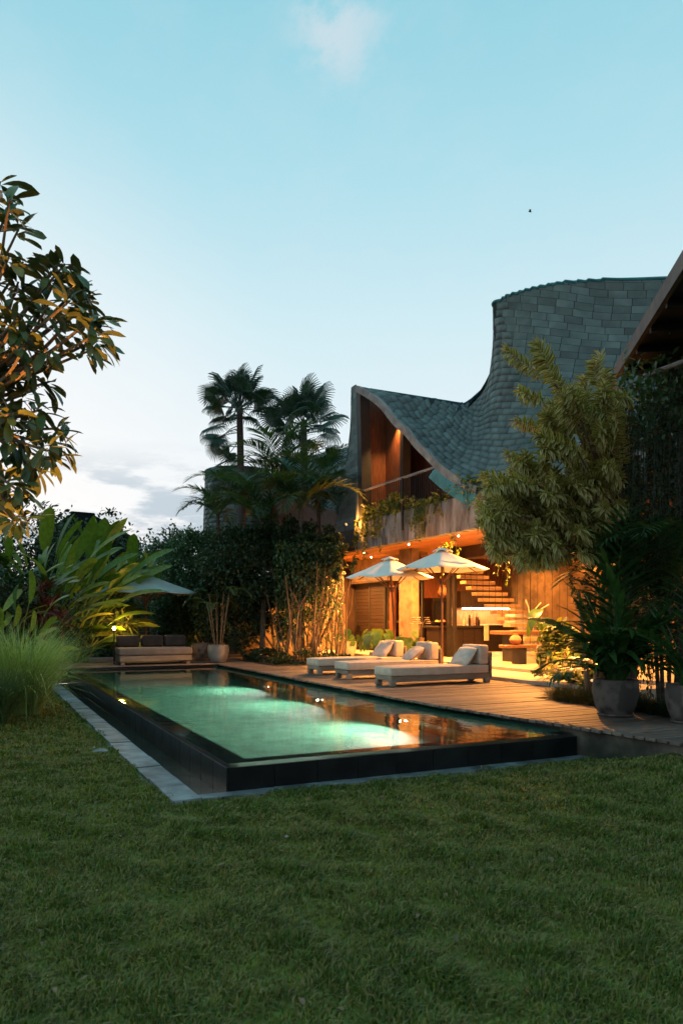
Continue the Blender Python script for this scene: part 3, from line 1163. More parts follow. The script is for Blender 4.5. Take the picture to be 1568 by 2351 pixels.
def sheet(roof, name, G, L, step, m, offs, flip=1):
    """the skin below the shingles, trimmed at the ridge"""
    ns = G.shape[0]
    nj = 24
    V, F = [], []
    for i in range(ns):
        jj = np.linspace(0, L[i] / step, nj)
        a = np.minimum(jj.astype(int), G.shape[1] - 2)
        f = (jj - a)[:, None]
        V.append(G[i, a] * (1 - f) + G[i, a + 1] * f)
    V = np.array(V)
    du = np.gradient(V, axis=0)
    dv = np.gradient(V, axis=1)
    N = np.cross(du, dv) * flip
    N /= np.maximum(np.linalg.norm(N, axis=2, keepdims=True), 1e-9)
    V = (V + N * offs).reshape(-1, 3) - np.array(wloc(roof))
    ii, kk = np.meshgrid(np.arange(ns - 1), np.arange(nj - 1), indexing='ij')
    a = (ii * nj + kk).ravel()
    me = npmesh(name, V, np.stack([a, a + nj, a + nj + 1, a + 1], 1), True)
    return link(name, me, m, roof)


roof = link('roof', None, parent=villa)
roof.location = Vector((11.5, 15, 6)) - wloc(villa)
G, L = make_net(NETC)
# the ridge runs straight from the gable apex to the tower
for i in range(G.shape[0]):
    s_ = i / 16
    if s_ < 4:
        j = min(int(L[i] / .06), G.shape[1] - 1)
        p = G[i, j]
        d_ = p[0] * SN + p[1] * CN
        px_ = CXP + FPX * (p[0] * CN - p[1] * SN) / d_
        dz = EYE + (HYP - (889 + (px_ - 829) * .1587)) * d_ / FPX - p[2]
        if s_ > 3.6:
            dz = dzl * (4 - s_) / .4
        else:
            dzl = dz
        G[i, :, 2] += dz * np.minimum(np.arange(G.shape[1]) / max(j, 1), 1) ** 1.5
# normal sign: outward = towards the viewer side (-X)
tst = np.cross(G[-40, 10] - G[-41, 10], G[-40, 11] - G[-40, 10])
FL = 1 if np.dot(tst, np.array([-1, -1, 0])) > 0 else -1
shingle_roof(roof, G, L, flip=FL, keep=300)
sheet(roof, 'membrane', G, L, .06, SHEET, -.004, FL)
sheet(roof, 'lining', G, L, .06, REDW, -.06, FL)
# back wall of the balcony room rises to the underside of the roof
gp = np.concatenate([G[i, :int(L[i] / .06) + 1] for i in range(G.shape[0])])


def roof_z(x, y):
    d_ = np.hypot(gp[:, 0] - x, gp[:, 1] - y)
    k_ = np.argsort(d_)[:3]
    return float(gp[d_ < max(.22, d_[k_[0]] + .02), 2].min()) if d_[k_[0]] < .3 else None


V, F, q0 = [], [], None
ys = list(np.arange(13.75, 19.6, .15))
for y in ys:
    zt_ = (roof_z(11.75, y) or 7.3) - .07
    V += [(11.75, y, 4.1), (11.75, y, zt_), (11.85, y, 4.1), (11.85, y, zt_ + .02)]
for i in range(len(ys) - 1):
    a_, c_ = i * 4, i * 4 + 4
    F += [(a_, c_, c_ + 1, a_ + 1), (a_ + 2, a_ + 3, c_ + 3, c_ + 2), (a_ + 1, c_ + 1, c_ + 3, a_ + 3)]
MB().add(V, F).build('room_wall', REDW, villa)
for y in ys:
    MB().box((11.70, y, 4.1), (11.748, y + .13, (roof_z(11.75, y) or 7.3) - .12)).build('wall_board', REDW, villa)
# tower rim and ridge trims
rim = np.array([G[i, int(L[i] / .06)] for i in range(16 * 4 + 2, G.shape[0])])
MB().tube(rim + np.array([0, 0, .0]), .035, 6).build('rim_trim', TEALM, roof, True)
rdg = np.array([G[i, min(int(L[i] / .06), G.shape[1] - 1)] for i in range(0, 16 * 4 - 1)])
MB().tube(rdg, .022, 6).build('ridge_trim', TEALM, roof, True)

# left flank beside the gable: near vertical, flaring to the left as it goes down
zt = [8.49, 7.8, 7.09, 6.1, 5.3, 4.58, 4.25]
YL = [20.0, 20.05, 20.14, 20.44, 20.75, 21.08, 21.25]
YR = [19.63, 19.6, 19.56, 19.5, 19.44, 19.38, 19.36]
flank = []
for fr in range(6):
    col = []
    for z, yl, yr in reversed(list(zip(zt, YL, YR))):
        pts = [(10.0, yr), (10.0, yr + (yl - yr) * .55), (10.03, yl - .03), (10.5, yl + .12), (11.3, yl + .35), (12.6, yl + .9)]
        col.append((pts[fr][0], pts[fr][1], z))
    flank.append((col, None))
G2, L2 = make_net(flank, T=4.6)
t2 = np.cross(G2[6, 10] - G2[5, 10], G2[6, 12] - G2[6, 10])
FL2 = 1 if t2[0] < 0 else -1
flk = link('roof_flank', None, parent=villa)
flk.location = Vector((10.2, 20.4, 6)) - wloc(villa)
shingle_roof(flk, G2, L2, flip=FL2, keep=110, sw=.40, seed=5)
sheet(flk, 'membrane', G2, L2, .06, SHEET, -.004, FL2)

# second roof wave farther along the house, its ridge and shingled drum
net3 = []
for (y, ze, zr, xr) in ((21.6, 5.2, 7.7, 13.2), (23.5, 4.9, 7.9, 13.4), (25.5, 4.9, 8.3, 13.6), (27.5, 5.1, 8.7, 13.8), (29.0, 6.2, 8.9, 13.6), (30.0, 7.6, 8.8, 13.2)):
    net3.append(([(10.9, y, ze), (11.5, y + .1, ze + (zr - ze) * .22), (12.3, y + .2, ze + (zr - ze) * .55), (xr, y + .3, zr)], None))
G3, L3 = make_net(net3, T=5)
t3 = np.cross(G3[6, 10] - G3[5, 10], G3[6, 12] - G3[6, 10])
r3 = link('roof_wave', None, parent=villa)
r3.location = Vector((12, 26, 6)) - wloc(villa)
FL3 = 1 if t3[0] < 0 else -1
shingle_roof(r3, G3, L3, flip=FL3, keep=60, seed=8)
sheet(r3, 'membrane', G3, L3, .06, SHEET, -.004, FL3)
net4 = []
for a in range(9):
    th = R(60 + a * 35)
    c = [(9.75 + 1.35 * math.cos(th) * (1 + .10 * (1 - q)), 30.0 + 1.35 * math.sin(th) * (1 + .1 * (1 - q)), 3.6 + 4.1 * q) for q in (0, .25, .5, .75, 1)]
    net4.append((c, None))
G4, L4 = make_net(net4, T=4.4)
t4 = np.cross(G4[41, 10] - G4[40, 10], G4[41, 12] - G4[41, 10])
cpt = G4[41, 10] - np.array([9.75, 30, G4[41, 10][2]])
r4 = link('roof_drum', None, parent=villa)
r4.location = Vector((9.75, 30, 5)) - wloc(villa)
FL4 = 1 if np.dot(t4, cpt) > 0 else -1
shingle_roof(r4, G4, L4, flip=FL4, keep=60, seed=9)
sheet(r4, 'membrane', G4, L4, .06, SHEET, -.004, FL4)
MB().tube([G4[i, int(L4[i] / .06)] for i in range(G4.shape[0])], .04, 6).build('rim_trim', TEALM, r4)
MB().add([(10.9, 22, 4.1), (10.9, 30, 4.1), (10.9, 30, 7.0), (10.9, 22, 5.0), (11.0, 22, 4.1), (11.0, 30, 4.1), (11.0, 30, 7.0), (11.0, 22, 5.0)],
         [(0, 3, 2, 1), (4, 5, 6, 7), (0, 1, 5, 4), (1, 2, 6, 5), (2, 3, 7, 6), (3, 0, 4, 7)]).build('room_wall', REDW, villa)

# ---- lights that belong to the house, and an added fill light upstairs
WARM = (1, .38, .075)
DLS = [(10.74, 22.97), (10.61, 20.29), (10.46, 17.41), (10.45, 15.08), (10.9, 12.6), (11.55, 21.6), (12.75, 19.4), (12.9, 14.97), (12.9, 12.0), (15.4, 19.0), (13.9, 17.0), (15.2, 13.2)]
ORD = ('first', 'second', 'third', 'fourth', 'fifth')
DLAB = {}
for k, p in enumerate(DLS):
    if k < 5:
        DLAB[p] = ORD[k] + ' lit downlight from the left along the front ceiling edge'
    elif k < 9:
        DLAB[p] = ORD[k - 5] + ' lit downlight from the left in the middle ceiling row'
    else:
        DLAB[p] = ORD[k - 9] + ' lit downlight from the left deepest under the ceiling'
for (x, y) in DLS:
    t = thing('downlight', (x, y, CZ - .01), DLAB[(x, y)], 'downlight', 'downlights in the timber ceiling')
    MB().lathe([(.075, -.012), (.075, .012), (.05, .012), (.05, -.012)], (x, y, CZ - .012), 16).build('trim_ring', METALG, t)
    MB().lathe([(.006, -.04), (.016, -.034), (.024, -.022), (.024, -.008)], (x, y, CZ - .012), 14).build('bulb', emat('downlight glow', (1, .70, .34), 45), t, True)
    lamp('downlight_light', 'SPOT', (x, y, CZ - .09), 2100 if x < 11 else (620 if x < 13 else 340), WARM, t, .02, (x - (.35 if x < 11 else 0), y, 0), 155, .6)
t = thing('wall_lamp', (10.9, 18.75, 7.35), 'small lit wall spotlight under the gable edge', 'wall lamp')
MB().lathe([(.03, -.06), (.05, .04), (.05, .06)], (10.87, 18.66, 7.42), 12).build('shade', STEEL, t)
MB().lathe([(.025, -.005), (.025, .005)], (10.87, 18.66, 7.35), 12).build('bulb', emat('downlight glow', (1, .70, .34), 40), t)
lamp('wall_lamp_light', 'SPOT', (10.82, 18.66, 7.32), 520, (1, .52, .16), t, .03, (10.93, 18.75, 4.3), 100, .9)
t = thing('room_fill', (11.66, 16.5, 5.9), 'small added fill light on the slatted wall of the balcony room', 'wall lamp')  # added fill light for the balcony room, its glowing fitting is made up
MB().lathe([(.05, -.06), (.07, .0), (.05, .06)], (11.64, 16.5, 5.9), 12).build('shade', emat('room fill glow', (1, .6, .25), 2), t, True)
lamp('room_fill_light', 'POINT', (11.5, 16.5, 5.9), 40, WARM, t, .05)
# LED strip and cabinet of the kitchen
kc = thing('wall_cabinet', (15.3, 20.6, 1.88), 'long dark kitchen wall cabinet with glowing light strip below', 'cabinet')
MB().box((14.3, 20.5, 1.95), (16.35, 20.89, 2.5)).build('body', DARKW, kc)
MB().box((14.4, 20.49, 1.90), (16.3, 20.56, 1.949)).build('light_strip', emat('strip glow', (1, .66, .26), 30), kc)
lamp('strip_light', 'AREA', (15.35, 20.55, 1.90), 160, (1, .60, .22), kc, 1.9, (15.35, 20.6, 0), sy=.1)
# ================================================================== FURNITURE
def cushion(cx, cy, cz, w, h, t, M):
    """pillow: puffed square with pinched corners, in its own plane then placed by M"""
    nU = 12
    V, F = [], []
    for side in (1, -1):
        for i in range(nU + 1):
            for j in range(nU + 1):
                u, v = i / nU * 2 - 1, j / nU * 2 - 1
                e_ = (1 - abs(u) ** 3.2) * (1 - abs(v) ** 3.2)
                pin = 1 - .10 * (1 - (1 - u * u) * .9) * (v * v) * .8
                pin2 = 1 - .10 * (1 - (1 - v * v) * .9) * (u * u) * .8
                z = side * t * (max(e_, 0) ** .55) + mnoise.noise(Vector((u * 2.2 + cx, v * 2.2 + cy, side))) * .014 * (1 if e_ > .02 else 0)
                V.append(M @ Vector((u * w / 2 * pin2, v * h / 2 * pin, z)))
    n1 = (nU + 1) ** 2
    for s in range(2):
        for i in range(nU):
            for j in range(nU):
                a = s * n1 + i * (nU + 1) + j
                q = (a, a + nU + 1, a + nU + 2, a + 1)
                F.append(q if s == 0 else q[::-1])
    return MB().add(V, F)


def lounger(y0, tilt, label, pill):
    y1 = y0 + .62
    x0, x1 = 6.72, 8.98
    z = DZ
    t = thing('sun_lounger', ((x0 + x1) / 2, (y0 + y1) / 2, z), label, 'sun lounger', 'low sun loungers on the deck')
    MB().rbox((x0 + .05, y0 + .02, z + .085), (x1 - .05, y0 + .075, z + .195), .008, 1).build('side_rail', LOUNGEW, t)
    MB().rbox((x0 + .05, y1 - .075, z + .085), (x1 - .05, y1 - .02, z + .195), .008, 1).build('side_rail', LOUNGEW, t)
    MB().rbox((x0, y0 + .01, z + .11), (x0 + .05, y1 - .01, z + .195), .008, 1).build('end_rail', LOUNGEW, t)
    MB().rbox((x1 - .05, y0 + .01, z + .085), (x1, y1 - .01, z + .60), .01, 1).build('headboard', LOUNGEW, t)
    for (lx, ly) in ((x0 + .002, y0 + .002), (x0 + .002, y1 - .102), (x1 - .16, y0 + .004), (x1 - .16, y1 - .104)):
        MB().rbox((lx, ly, z + .004), (lx + .11, ly + .10, z + .12), .01, 1).build('leg', LOUNGEW, t)
    MB().box((x0 + .06, y0 + .08, z + .17), (x1 - .06, y1 - .08, z + .19)).build('slat_base', LOUNGEW, t)
    mt = MB().rbox((x0 - .02, y0 - .01, z + .197), (x1 - .09, y1 + .01, z + .355), .04, 4, puff=.016).build('mattress', CLOTH, t, True)
    for zz in (z + .215, z + .338):
        q = [(x0 - .012, y0 - .006, zz), (x1 - .098, y0 - .006, zz), (x1 - .098, y1 + .006, zz), (x0 - .012, y1 + .006, zz)]
        MB().tube(q + [q[0]], .007, 5, False).build('piping', CLOTH2, mt)
    MB().rbox((x1 - .30, y0 + .005, z + .36), (x1 - .085, y1 - .005, z + .735), .04, 4).build('headrest', CLOTH, t, True)
    return t


def pillow(x, y, z, ang, label, yaw=0, w=.52, h=.46):
    M = Matrix.Translation((x, y, z)) @ Matrix.Rotation(yaw, 4, 'Z') @ Matrix.Rotation(ang, 4, 'Y') @ Matrix.Rotation(R(90), 4, 'Z')
    o = cushion(x, y, z, w, h, .085, M).build('pillow', CLOTH2, None, True)
    o.data.transform(Matrix.Translation((-x, -y, -z)))
    o.location = (x, y, z)
    tag(o, label, 'pillow', 'pillows on the loungers')


lounger(11.80, 0, 'nearest cream sun lounger with washed timber base on the deck', 0)
lounger(13.55, 0, 'middle cream sun lounger between two others on the deck', 0)
lounger(15.02, 0, 'farthest cream sun lounger beside the lit garden stems', 0)
pillow(8.50, 12.08, DZ + .515, R(-48), 'linen pillow leaning on headrest of the nearest lounger', R(6))
pillow(8.42, 13.84, DZ + .495, R(-36), 'crumpled linen pillow slumped on the middle lounger', R(-10))
pillow(8.50, 15.32, DZ + .53, R(-52), 'linen pillow leaning on headrest of the farthest lounger', R(8))


def umbrella(base, top, rad, rim_z, label, canvas, seg=8, cap=True, rot=0.2, plinth=True, vent=.2):
    base, top = Vector(base), Vector(top)
    t = thing('parasol', base, label, 'parasol', 'timber pole parasols')
    ax = (top - base)
    MB().tube([base, base + ax * .5, top - Vector((0, 0, .02))], [.026, .026, .024], 10).build('pole', UMBW, t, True)
    if plinth:
        MB().rbox(base + Vector((-.26, -.26, -.16)), base + Vector((.26, .26, -.04)), .02, 2).build('base', TERR, t)
        MB().tube([base + Vector((0, 0, -.05)), base + Vector((0, 0, .22))], .035, 10).build('sleeve', UMBW, t)
    # canopy panels: sag between ribs, small valance
    V, F = [], []
    nr_, ns_ = 7, seg * 6
    for i in range(nr_ + 1):
        u = i / nr_
        for k in range(ns_):
            th = 2 * PI * k / ns_ + rot
            ph = ((k % 6) / 6 - .5) * 2
            poly = math.cos(PI / seg) / math.cos(abs(ph) * PI / seg - 0) if False else 1 - (1 - math.cos(PI / seg)) * (1 - ph * ph)
            r = (.02 + u * (rad - .02)) * poly
            z = top.z - (top.z - rim_z) * (u ** .93) - .05 * u * (1 - ph * ph) * (1 - u * .35) - mnoise.noise(Vector((th * 3, u * 3, top.x))) * .012 * u
            V.append((top.x + r * math.cos(th), top.y + r * math.sin(th), z))
    for i in range(nr_):
        for k in range(ns_):
            F.append((i * ns_ + k, (i + 1) * ns_ + k, (i + 1) * ns_ + (k + 1) % ns_, i * ns_ + (k + 1) % ns_))
    can = MB().add(V, F).build('canopy', canvas, t, True)
    sd_ = can.modifiers.new('thick', 'SOLIDIFY')
    sd_.thickness = .006
    if cap:
        V, F = [], []
        for i in range(4):
            u = i / 3
            for k in range(24):
                th = 2 * PI * k / 24 + rot
                r = .015 + u * vent * (1 + .03 * math.sin(k * PI / 1.5))
                z = top.z + .045 - u * .07 - .02 * abs(math.sin(k * PI / 3)) * u
                V.append((top.x + r * math.cos(th), top.y + r * math.sin(th), z))
        for i in range(3):
            for k in range(24):
                F.append((i * 24 + k, (i + 1) * 24 + k, (i + 1) * 24 + (k + 1) % 24, i * 24 + (k + 1) % 24))
        v_ = MB().add(V, F).build('vent_cap', canvas, can if False else t, True)
        MB().lathe([(.015, 0), (.02, .02), (.008, .04)], top + Vector((0, 0, .035)), 8).build('finial', UMBW, t)
    hub = base.lerp(top, (rim_z - .28 - base.z) / (top.z - base.z))
    MB().lathe([(.03, -.08), (.055, -.06), (.055, .04), (.03, .06)], hub, 12).build('hub', UMBW, t)
    for k in range(seg):
        th = 2 * PI * (k + .0) / seg + rot
        e_ = Vector((math.cos(th), math.sin(th), 0))
        tip = Vector((top.x, top.y, 0)) + e_ * (rad * .985) + Vector((0, 0, rim_z - .018))
        rb = MB().tube([top + Vector((0, 0, -.06)) + e_ * .03, (top + Vector((0, 0, -.04)) + tip) / 2, tip], .012, 5).build('rib', UMBW, t)
        mid = (top + Vector((0, 0, -.05))).lerp(tip, .52)
        MB().tube([hub + e_ * .05, mid + Vector((0, 0, -.012))], .012, 5).build('strut', UMBW, rb)
    return t


umbrella((9.3, 14.05, .62), (9.3, 14.05, 3.14), 1.04, 2.70, 'nearer white canvas parasol with brown timber pole behind loungers', CANVAS, rot=.15)
umbrella((9.12, 15.78, .62), (8.86, 15.62, 3.04), 1.06, 2.58, 'farther white canvas parasol with leaning pole behind loungers', CANVAS, rot=.32)
umbrella((4.62, 23.3, .37), (4.62, 23.3, 2.98), 1.75, 2.36, 'big grey green parasol over the daybed at far end', CANVASG, rot=.1, plinth=False, seg=8)
# little side table between loungers
t = thing('side_table', (8.95, 12.95, DZ), 'small blue grey side table between two loungers', 'side table')
MB().rbox((8.80, 12.8, DZ + .30), (9.12, 13.1, DZ + .34), .008, 1).build('top', POTG, t)
for (a, c) in ((8.83, 12.83), (9.05, 12.83), (8.83, 13.03), (9.05, 13.03)):
    MB().box((a, c, DZ + .004), (a + .04, c + .04, DZ + .30)).build('leg', UMBW, t)

# daybed at the far end of the pool
t = thing('daybed', (4.35, 20.9, DZ), 'low grey brown daybed with dark back cushions by the far pool edge', 'daybed')
MB().rbox((3.38, 20.45, DZ + .09), (5.32, 21.35, DZ + .24), .01, 1).build('base', LOUNGEW, t)
for (a, c) in ((3.42, 20.5), (5.18, 20.5), (3.42, 21.2), (5.18, 21.2)):
    MB().box((a, c, DZ + .004), (a + .1, c + .1, DZ + .09)).build('leg', LOUNGEW, t)
MB().rbox((3.36, 20.42, DZ + .245), (5.34, 21.3, DZ + .45), .05, 4, puff=.008).build('mattress', GRCLOTH, t, True)
for a in (3.42, 4.08, 4.72):
    MB().rbox((a, 21.1, DZ + .46), (a + .60, 21.34, DZ + .78), .06, 4).build('back_cushion', DKCLOTH, t, True)

# kitchen counter, cabinet, stairs, table
t = thing('kitchen_counter', (12.6, 18.3, FZ), 'long dark timber kitchen counter under the floating stairs', 'counter')
MB().box((11.78, 17.98, FZ), (13.44, 18.6, FZ + .82)).build('body', COUNTW, t)
MB().rbox((11.72, 17.9, FZ + .82), (13.5, 18.7, FZ + .88), .008, 1).build('worktop', COUNTW, t)
for k in range(4):
    MB().box((11.80 + k * .41, 17.962, FZ + .06), (12.19 + k * .41, 17.978, FZ + .80)).build('panel', COUNTW, t)
tw = MB().rbox((13.30, 17.86, FZ + .45), (13.46, 17.895, FZ + .90), .008, 1).build('towel', POTW, None)
tag(tw, 'pale towel hanging over the end of the kitchen counter', 'towel')
t = thing('tall_cabinet', (13.3, 20.3, FZ), 'tall dark fridge cabinet with steel door edge behind counter', 'cabinet')
MB().box((12.95, 20.1, FZ), (13.65, 20.88, 2.25)).build('body', COUNTW, t)
MB().box((13.02, 20.06, FZ + .1), (13.58, 20.098, 2.15)).build('door', STEEL, t)
MB().box((13.50, 20.02, 1.2), (13.53, 20.058, 1.9)).build('handle', METALG, t)
t = thing('back_counter', (15.2, 20.5, FZ), 'dark back kitchen counter lit by the light strip', 'counter')
MB().box((13.75, 20.3, FZ), (16.35, 20.88, FZ + .86)).build('body', COUNTW, t)
MB().box((13.7, 20.25, FZ + .86), (16.37, 20.88, FZ + .9)).build('worktop', TERR, t)
# vase on cabinet, fruit bowl, bottles, orchid pot
o = MB().lathe([(.08, 0), (.15, .08), (.17, .2), (.11, .34), (.08, .38), (.10, .42)], (0, 0, 0), 20).build('vase', CLAY, None, True)
o.location = (13.5, 20.35, 2.252)
tag(o, 'round clay vase standing on the tall dark cabinet', 'vase')
o = MB().lathe([(.06, 0), (.2, .03), (.30, .10), (.31, .115), (.28, .10), (.18, .045), (.01, .03)], (0, 0, 0), 24).build('fruit_bowl', BLACKW, None, True)
o.location = (12.05, 18.25, FZ + .882)
tag(o, 'wide black fruit bowl on the kitchen counter', 'bowl')
for k, (dx, dy, c) in enumerate(((0, 0, 'orange'), (.12, .04, 'red'), (-.1, .06, 'yellow'))):
    m_ = mat('fruit ' + c, {'orange': (.7, .25, .04), 'red': (.5, .08, .04), 'yellow': (.7, .5, .08)}[c], rough=.4)
    o = MB().lathe([(.012, -.058), (.045, -.04), (.062, 0), (.045, .042), (.012, .055)], (0, 0, 0), 14).build('fruit', m_, None, True)
    o.location = (12.05 + dx, 18.25 + dy, FZ + 1.0)
    tag(o, c + ' fruit lying in the black bowl', 'fruit', 'fruit in the bowl')
bt = [(12.98, 'dark green'), (13.05, 'amber'), (13.13, 'clear'), (13.2, 'short brown'), (13.27, 'tall dark'), (12.9, 'squat pale')]
for k, (x, nm) in enumerate(bt):
    h = rng.uniform(.2, .36)
    r = rng.uniform(.03, .045)
    m_ = mat('bottle ' + nm, {'dark green': (.03, .06, .03), 'amber': (.25, .10, .03), 'clear': (.5, .48, .42), 'short brown': (.15, .08, .04), 'tall dark': (.02, .02, .02), 'squat pale': (.6, .5, .38)}[nm], rough=.15)
    o = MB().lathe([(r * .9, 0), (r, .02), (r, h * .6), (r * .4, h * .78), (r * .35, h), (r * .4, h + .01)], (0, 0, 0), 12).build('bottle', m_, None, True)
    o.location = (x, 18.2 + rng.uniform(-.1, .15), FZ + .882)
    tag(o, nm + ' bottle in the row on the kitchen counter', 'bottle', 'bottles on the counter')

t = thing('staircase', (14, 17, FZ), 'floating timber staircase hung on thin dark rods', 'staircase')
trb = MB().rbox((0, -.16, -.10), (1.12, .16, 0), .008, 1)
tme = npmesh('tread', np.array(trb.v), [list(f) for f in trb.f])
tme.materials.append(TREADW)
for k in range(-3, 13):
    y, z = 19.53 - .304 * k, 2.95 - .187 * k
    o = link('tread', tme, None, t)
    o.location = Vector((13.5, y, z)) - wloc(t)
    for x in (13.54, 14.58):
        if z < 3.3:
            MB().tube([(x, y - .05, z - .1), (x, y - .05, CZ)], .008, 4).build('rod', BLACKW, t)
t = thing('dining_table', (12.8, 15.2, FZ), 'heavy dark timber dining table below the stairs', 'table')
MB().rbox((11.85, 14.75, FZ + .69), (13.9, 15.7, FZ + .78), .012, 1).build('tabletop', UMBW, t)
for (a, c) in ((12.1, 14.95), (13.4, 14.95)):
    MB().box((a, c, FZ), (a + .22, c + .55, FZ + .69)).build('leg', BLACKW, t)
t = thing('bench', (12.1, 14.4, FZ), 'dark timber bench in front of the dining table', 'bench')
MB().rbox((11.25, 14.2, FZ + .39), (13.0, 14.56, FZ + .46), .01, 1).build('seat', UMBW, t)
for a in (11.62, 12.5):
    MB().box((a, 14.24, FZ), (a + .22, 14.52, FZ + .39)).build('leg', BLACKW, t)
o = MB().lathe([(.06, 0), (.12, .05), (.145, .12), (.11, .2), (.05, .24), (.06, .27)], (0, 0, 0), 18).build('jug', CLAY, None, True)
o.location = (11.62, 14.38, FZ + .462)
tag(o, 'round clay jug on the end of the bench', 'jug')
t = thing('table_vase', (12.6, 15.0, FZ + .78), 'pale stone vase holding curved dry stalks on dining table', 'vase')
MB().lathe([(.05, 0), (.09, .05), (.07, .14), (.03, .2), (.04, .22)], (12.6, 15.0, FZ + .782), 14).build('body', STONEF, t, True)
for (dx, dy, h) in ((.25, -.05, .55), (-.12, .02, .62), (.34, -.15, .5)):
    MB().tube([(12.6, 15, FZ + .95), (12.6 + dx * .4, 15 + dy, FZ + .95 + h * .7), (12.6 + dx, 15 + dy * 2, FZ + .95 + h)], [.01, .012, .02], 5).build('stalk', POTW, t)
# sconces on the right hand wall
for (y, z, nm) in ((14.9, 2.6, 'lower'), (16.9, 3.0, 'upper')):
    t = thing('wall_lamp', (16.38, y, z), nm + ' small lit lamp on the orange concrete wall', 'wall lamp', 'lamps on the concrete wall')
    MB().lathe([(.04, -.05), (.07, .0), (.075, .05)], (16.32, y, z), 12).build('shade', METALG, t)
    MB().lathe([(.05, .045), (.05, .052)], (16.32, y, z), 12).build('bulb', emat('sconce glow', (1, .7, .34), 25), t)
    lamp('wall_lamp_light', 'POINT', (16.26, y, z + .1), 40, WARM, t, .05)

# totem and small stone figures by the first column
t = thing('totem', (11.2, 23.2, FZ), 'tall carved wooden totem figure beside the left column', 'statue')
pr = [(.13, 0), (.14, .3), (.10, .42), (.15, .6), (.16, .85), (.11, 1.0), (.15, 1.15), (.16, 1.45), (.10, 1.62), (.13, 1.75), (.15, 1.95), (.11, 2.12), (.05, 2.2)]
MB().lathe(pr, (11.2, 23.2, FZ), 12, jit=.25).build('body', STATUE, t)
MB().rbox((11.02, 23.05, FZ + 1.75), (11.14, 23.35, FZ + 1.95), .03, 2).build('face', STATUE, t)
for (y, z, h, nm) in ((25.9, 1.95, .62, 'upper'), (25.5, 1.15, .5, 'lower')):
    t = thing('stone_figure', (10.9, y, z), nm + ' pale carved stone figure on ledge behind the stems', 'statue', 'stone figures behind the stems')
    MB().lathe([(.16, 0), (.2, .1), (.15, .25), (.21, .38), (.14, .48), (.08, .5)], (10.95, y, z), 14, jit=.25).build('body', STONEF, t, True)
    MB().lathe([(.03, 0), (.1, .05), (.11, .13), (.06, .22), (.02, .24)], (10.95, y, z + .48), 12, jit=.2).build('head', STONEF, t, True)
    MB().rbox((10.7, y - .35, z - .12), (11.44, y + .35, z), .015, 1).build('ledge', CONC, t)
# boulders at the foot of the column
for (x, y, r, nm) in ((9.9, 21.3, .26, 'larger'), (9.6, 20.2, .2, 'smaller')):
    V, F = [], []
    o = MB().lathe([(r * .8, 0), (r, r * .3), (r * .95, r * .6), (r * .55, r * .9), (.02, r)], (0, 0, 0), 16, jit=.35).build('boulder', STONEF, None, True)
    o.location = (x, y, .36)
    tag(o, nm + ' pale boulder at the foot of the lit stems', 'boulder', 'boulders in the bed')

# garden wall behind the stems
gw = MB().box((7.7, 23.2, .3), (11.4, 23.45, 2.1)).build('garden_wall', CONC)
tag(gw, 'low rough concrete garden wall behind the dark hedge', 'wall')
bw = MB().box((-14, 31.5, -.05), (11.2, 31.8, 2.9)).build('boundary_wall', MOSSCONC)
tag(bw, 'dark mossy boundary wall closing the far end of the garden', 'wall')
EAVEW = mat('dark eave timber', (.10, .075, .065), (.05, .037, .032), rough=.7, scale=4, stretch=(1, 1, 1), bump=.2)
# small dark pavilion roof on the right, close to the camera side
t = thing('pavilion_roof', (9.2, 8.9, 5.5), 'dark overhanging eave of the neighbouring pavilion', 'roof')
E1, E2 = D(1418, 864, 12.0), D(1568, 620, 8.4)
dv = (E2 - E1).normalized()
dv.z = 0
dv.normalize()
pv = Vector((-dv.y, dv.x, 0))
if pv.dot(Vector((1, 0, 0))) < 0:
    pv = -pv
E3 = E1 + dv * 9.0
zz = E1.z
q = [E1, E3, E3 + pv * 4.5, E1 + pv * 4.5]
up = Vector((0, 0, 1))
MB().add([p for p in q] + [q[0] + up * .1, q[1] + up * .1, q[2] + up * 3.2, q[3] + up * 3.2], [(0, 1, 2, 3), (7, 6, 5, 4), (0, 4, 5, 1), (1, 5, 6, 2), (2, 6, 7, 3), (3, 7, 4, 0)]).build('soffit', BLACKW, t)
n_ = -pv * .06
MB().add([E1 + n_ - up * .05, E3 + n_ - up * .05, E3 - up * .05, E1 - up * .05, E1 + n_ + up * .16, E3 + n_ + up * .16, E3 + up * .16, E1 + up * .16],
         [(0, 3, 2, 1), (4, 5, 6, 7), (0, 1, 5, 4), (1, 2, 6, 5), (2, 3, 7, 6), (3, 0, 4, 7)]).build('barge_board', EAVEW, t)
for k in range(9):
    a = E1 + dv * (.5 + k * .8) + up * -.012
    MB().add([a, a + dv * .09, a + dv * .09 + pv * 4.4, a + pv * 4.4, a - up * .09, a + dv * .09 - up * .09, a + dv * .09 + pv * 4.4 - up * .09, a + pv * 4.4 - up * .09],
             [(0, 1, 2, 3), (7, 6, 5, 4), (0, 4, 5, 1), (1, 5, 6, 2), (2, 6, 7, 3), (3, 7, 4, 0)]).build('rafter', BLACKW, t)
c_ = E1 + dv * .9 + pv * .8
MB().box((c_.x - .09, c_.y - .09, .34), (c_.x + .09, c_.y + .09, zz)).build('post', BLACKW, t)
c_ = E1 + dv * 5 + pv * .8
MB().box((c_.x - .09, c_.y - .09, -.05), (c_.x + .09, c_.y + .09, zz)).build('post', BLACKW, t)
t_ = MB().tube([D(1480, 862, 10.6), D(1568, 830, 9.6), D(1700, 790, 8.8)], .035, 8).build('trellis_bar', FASCIA)
tag(t_, 'weathered pale trellis bar carrying vines below the dark eave', 'trellis')
THATCH = mat('black thatch', (.010, .010, .010), (.006, .006, .006), rough=1, spec=0, bump=.3)
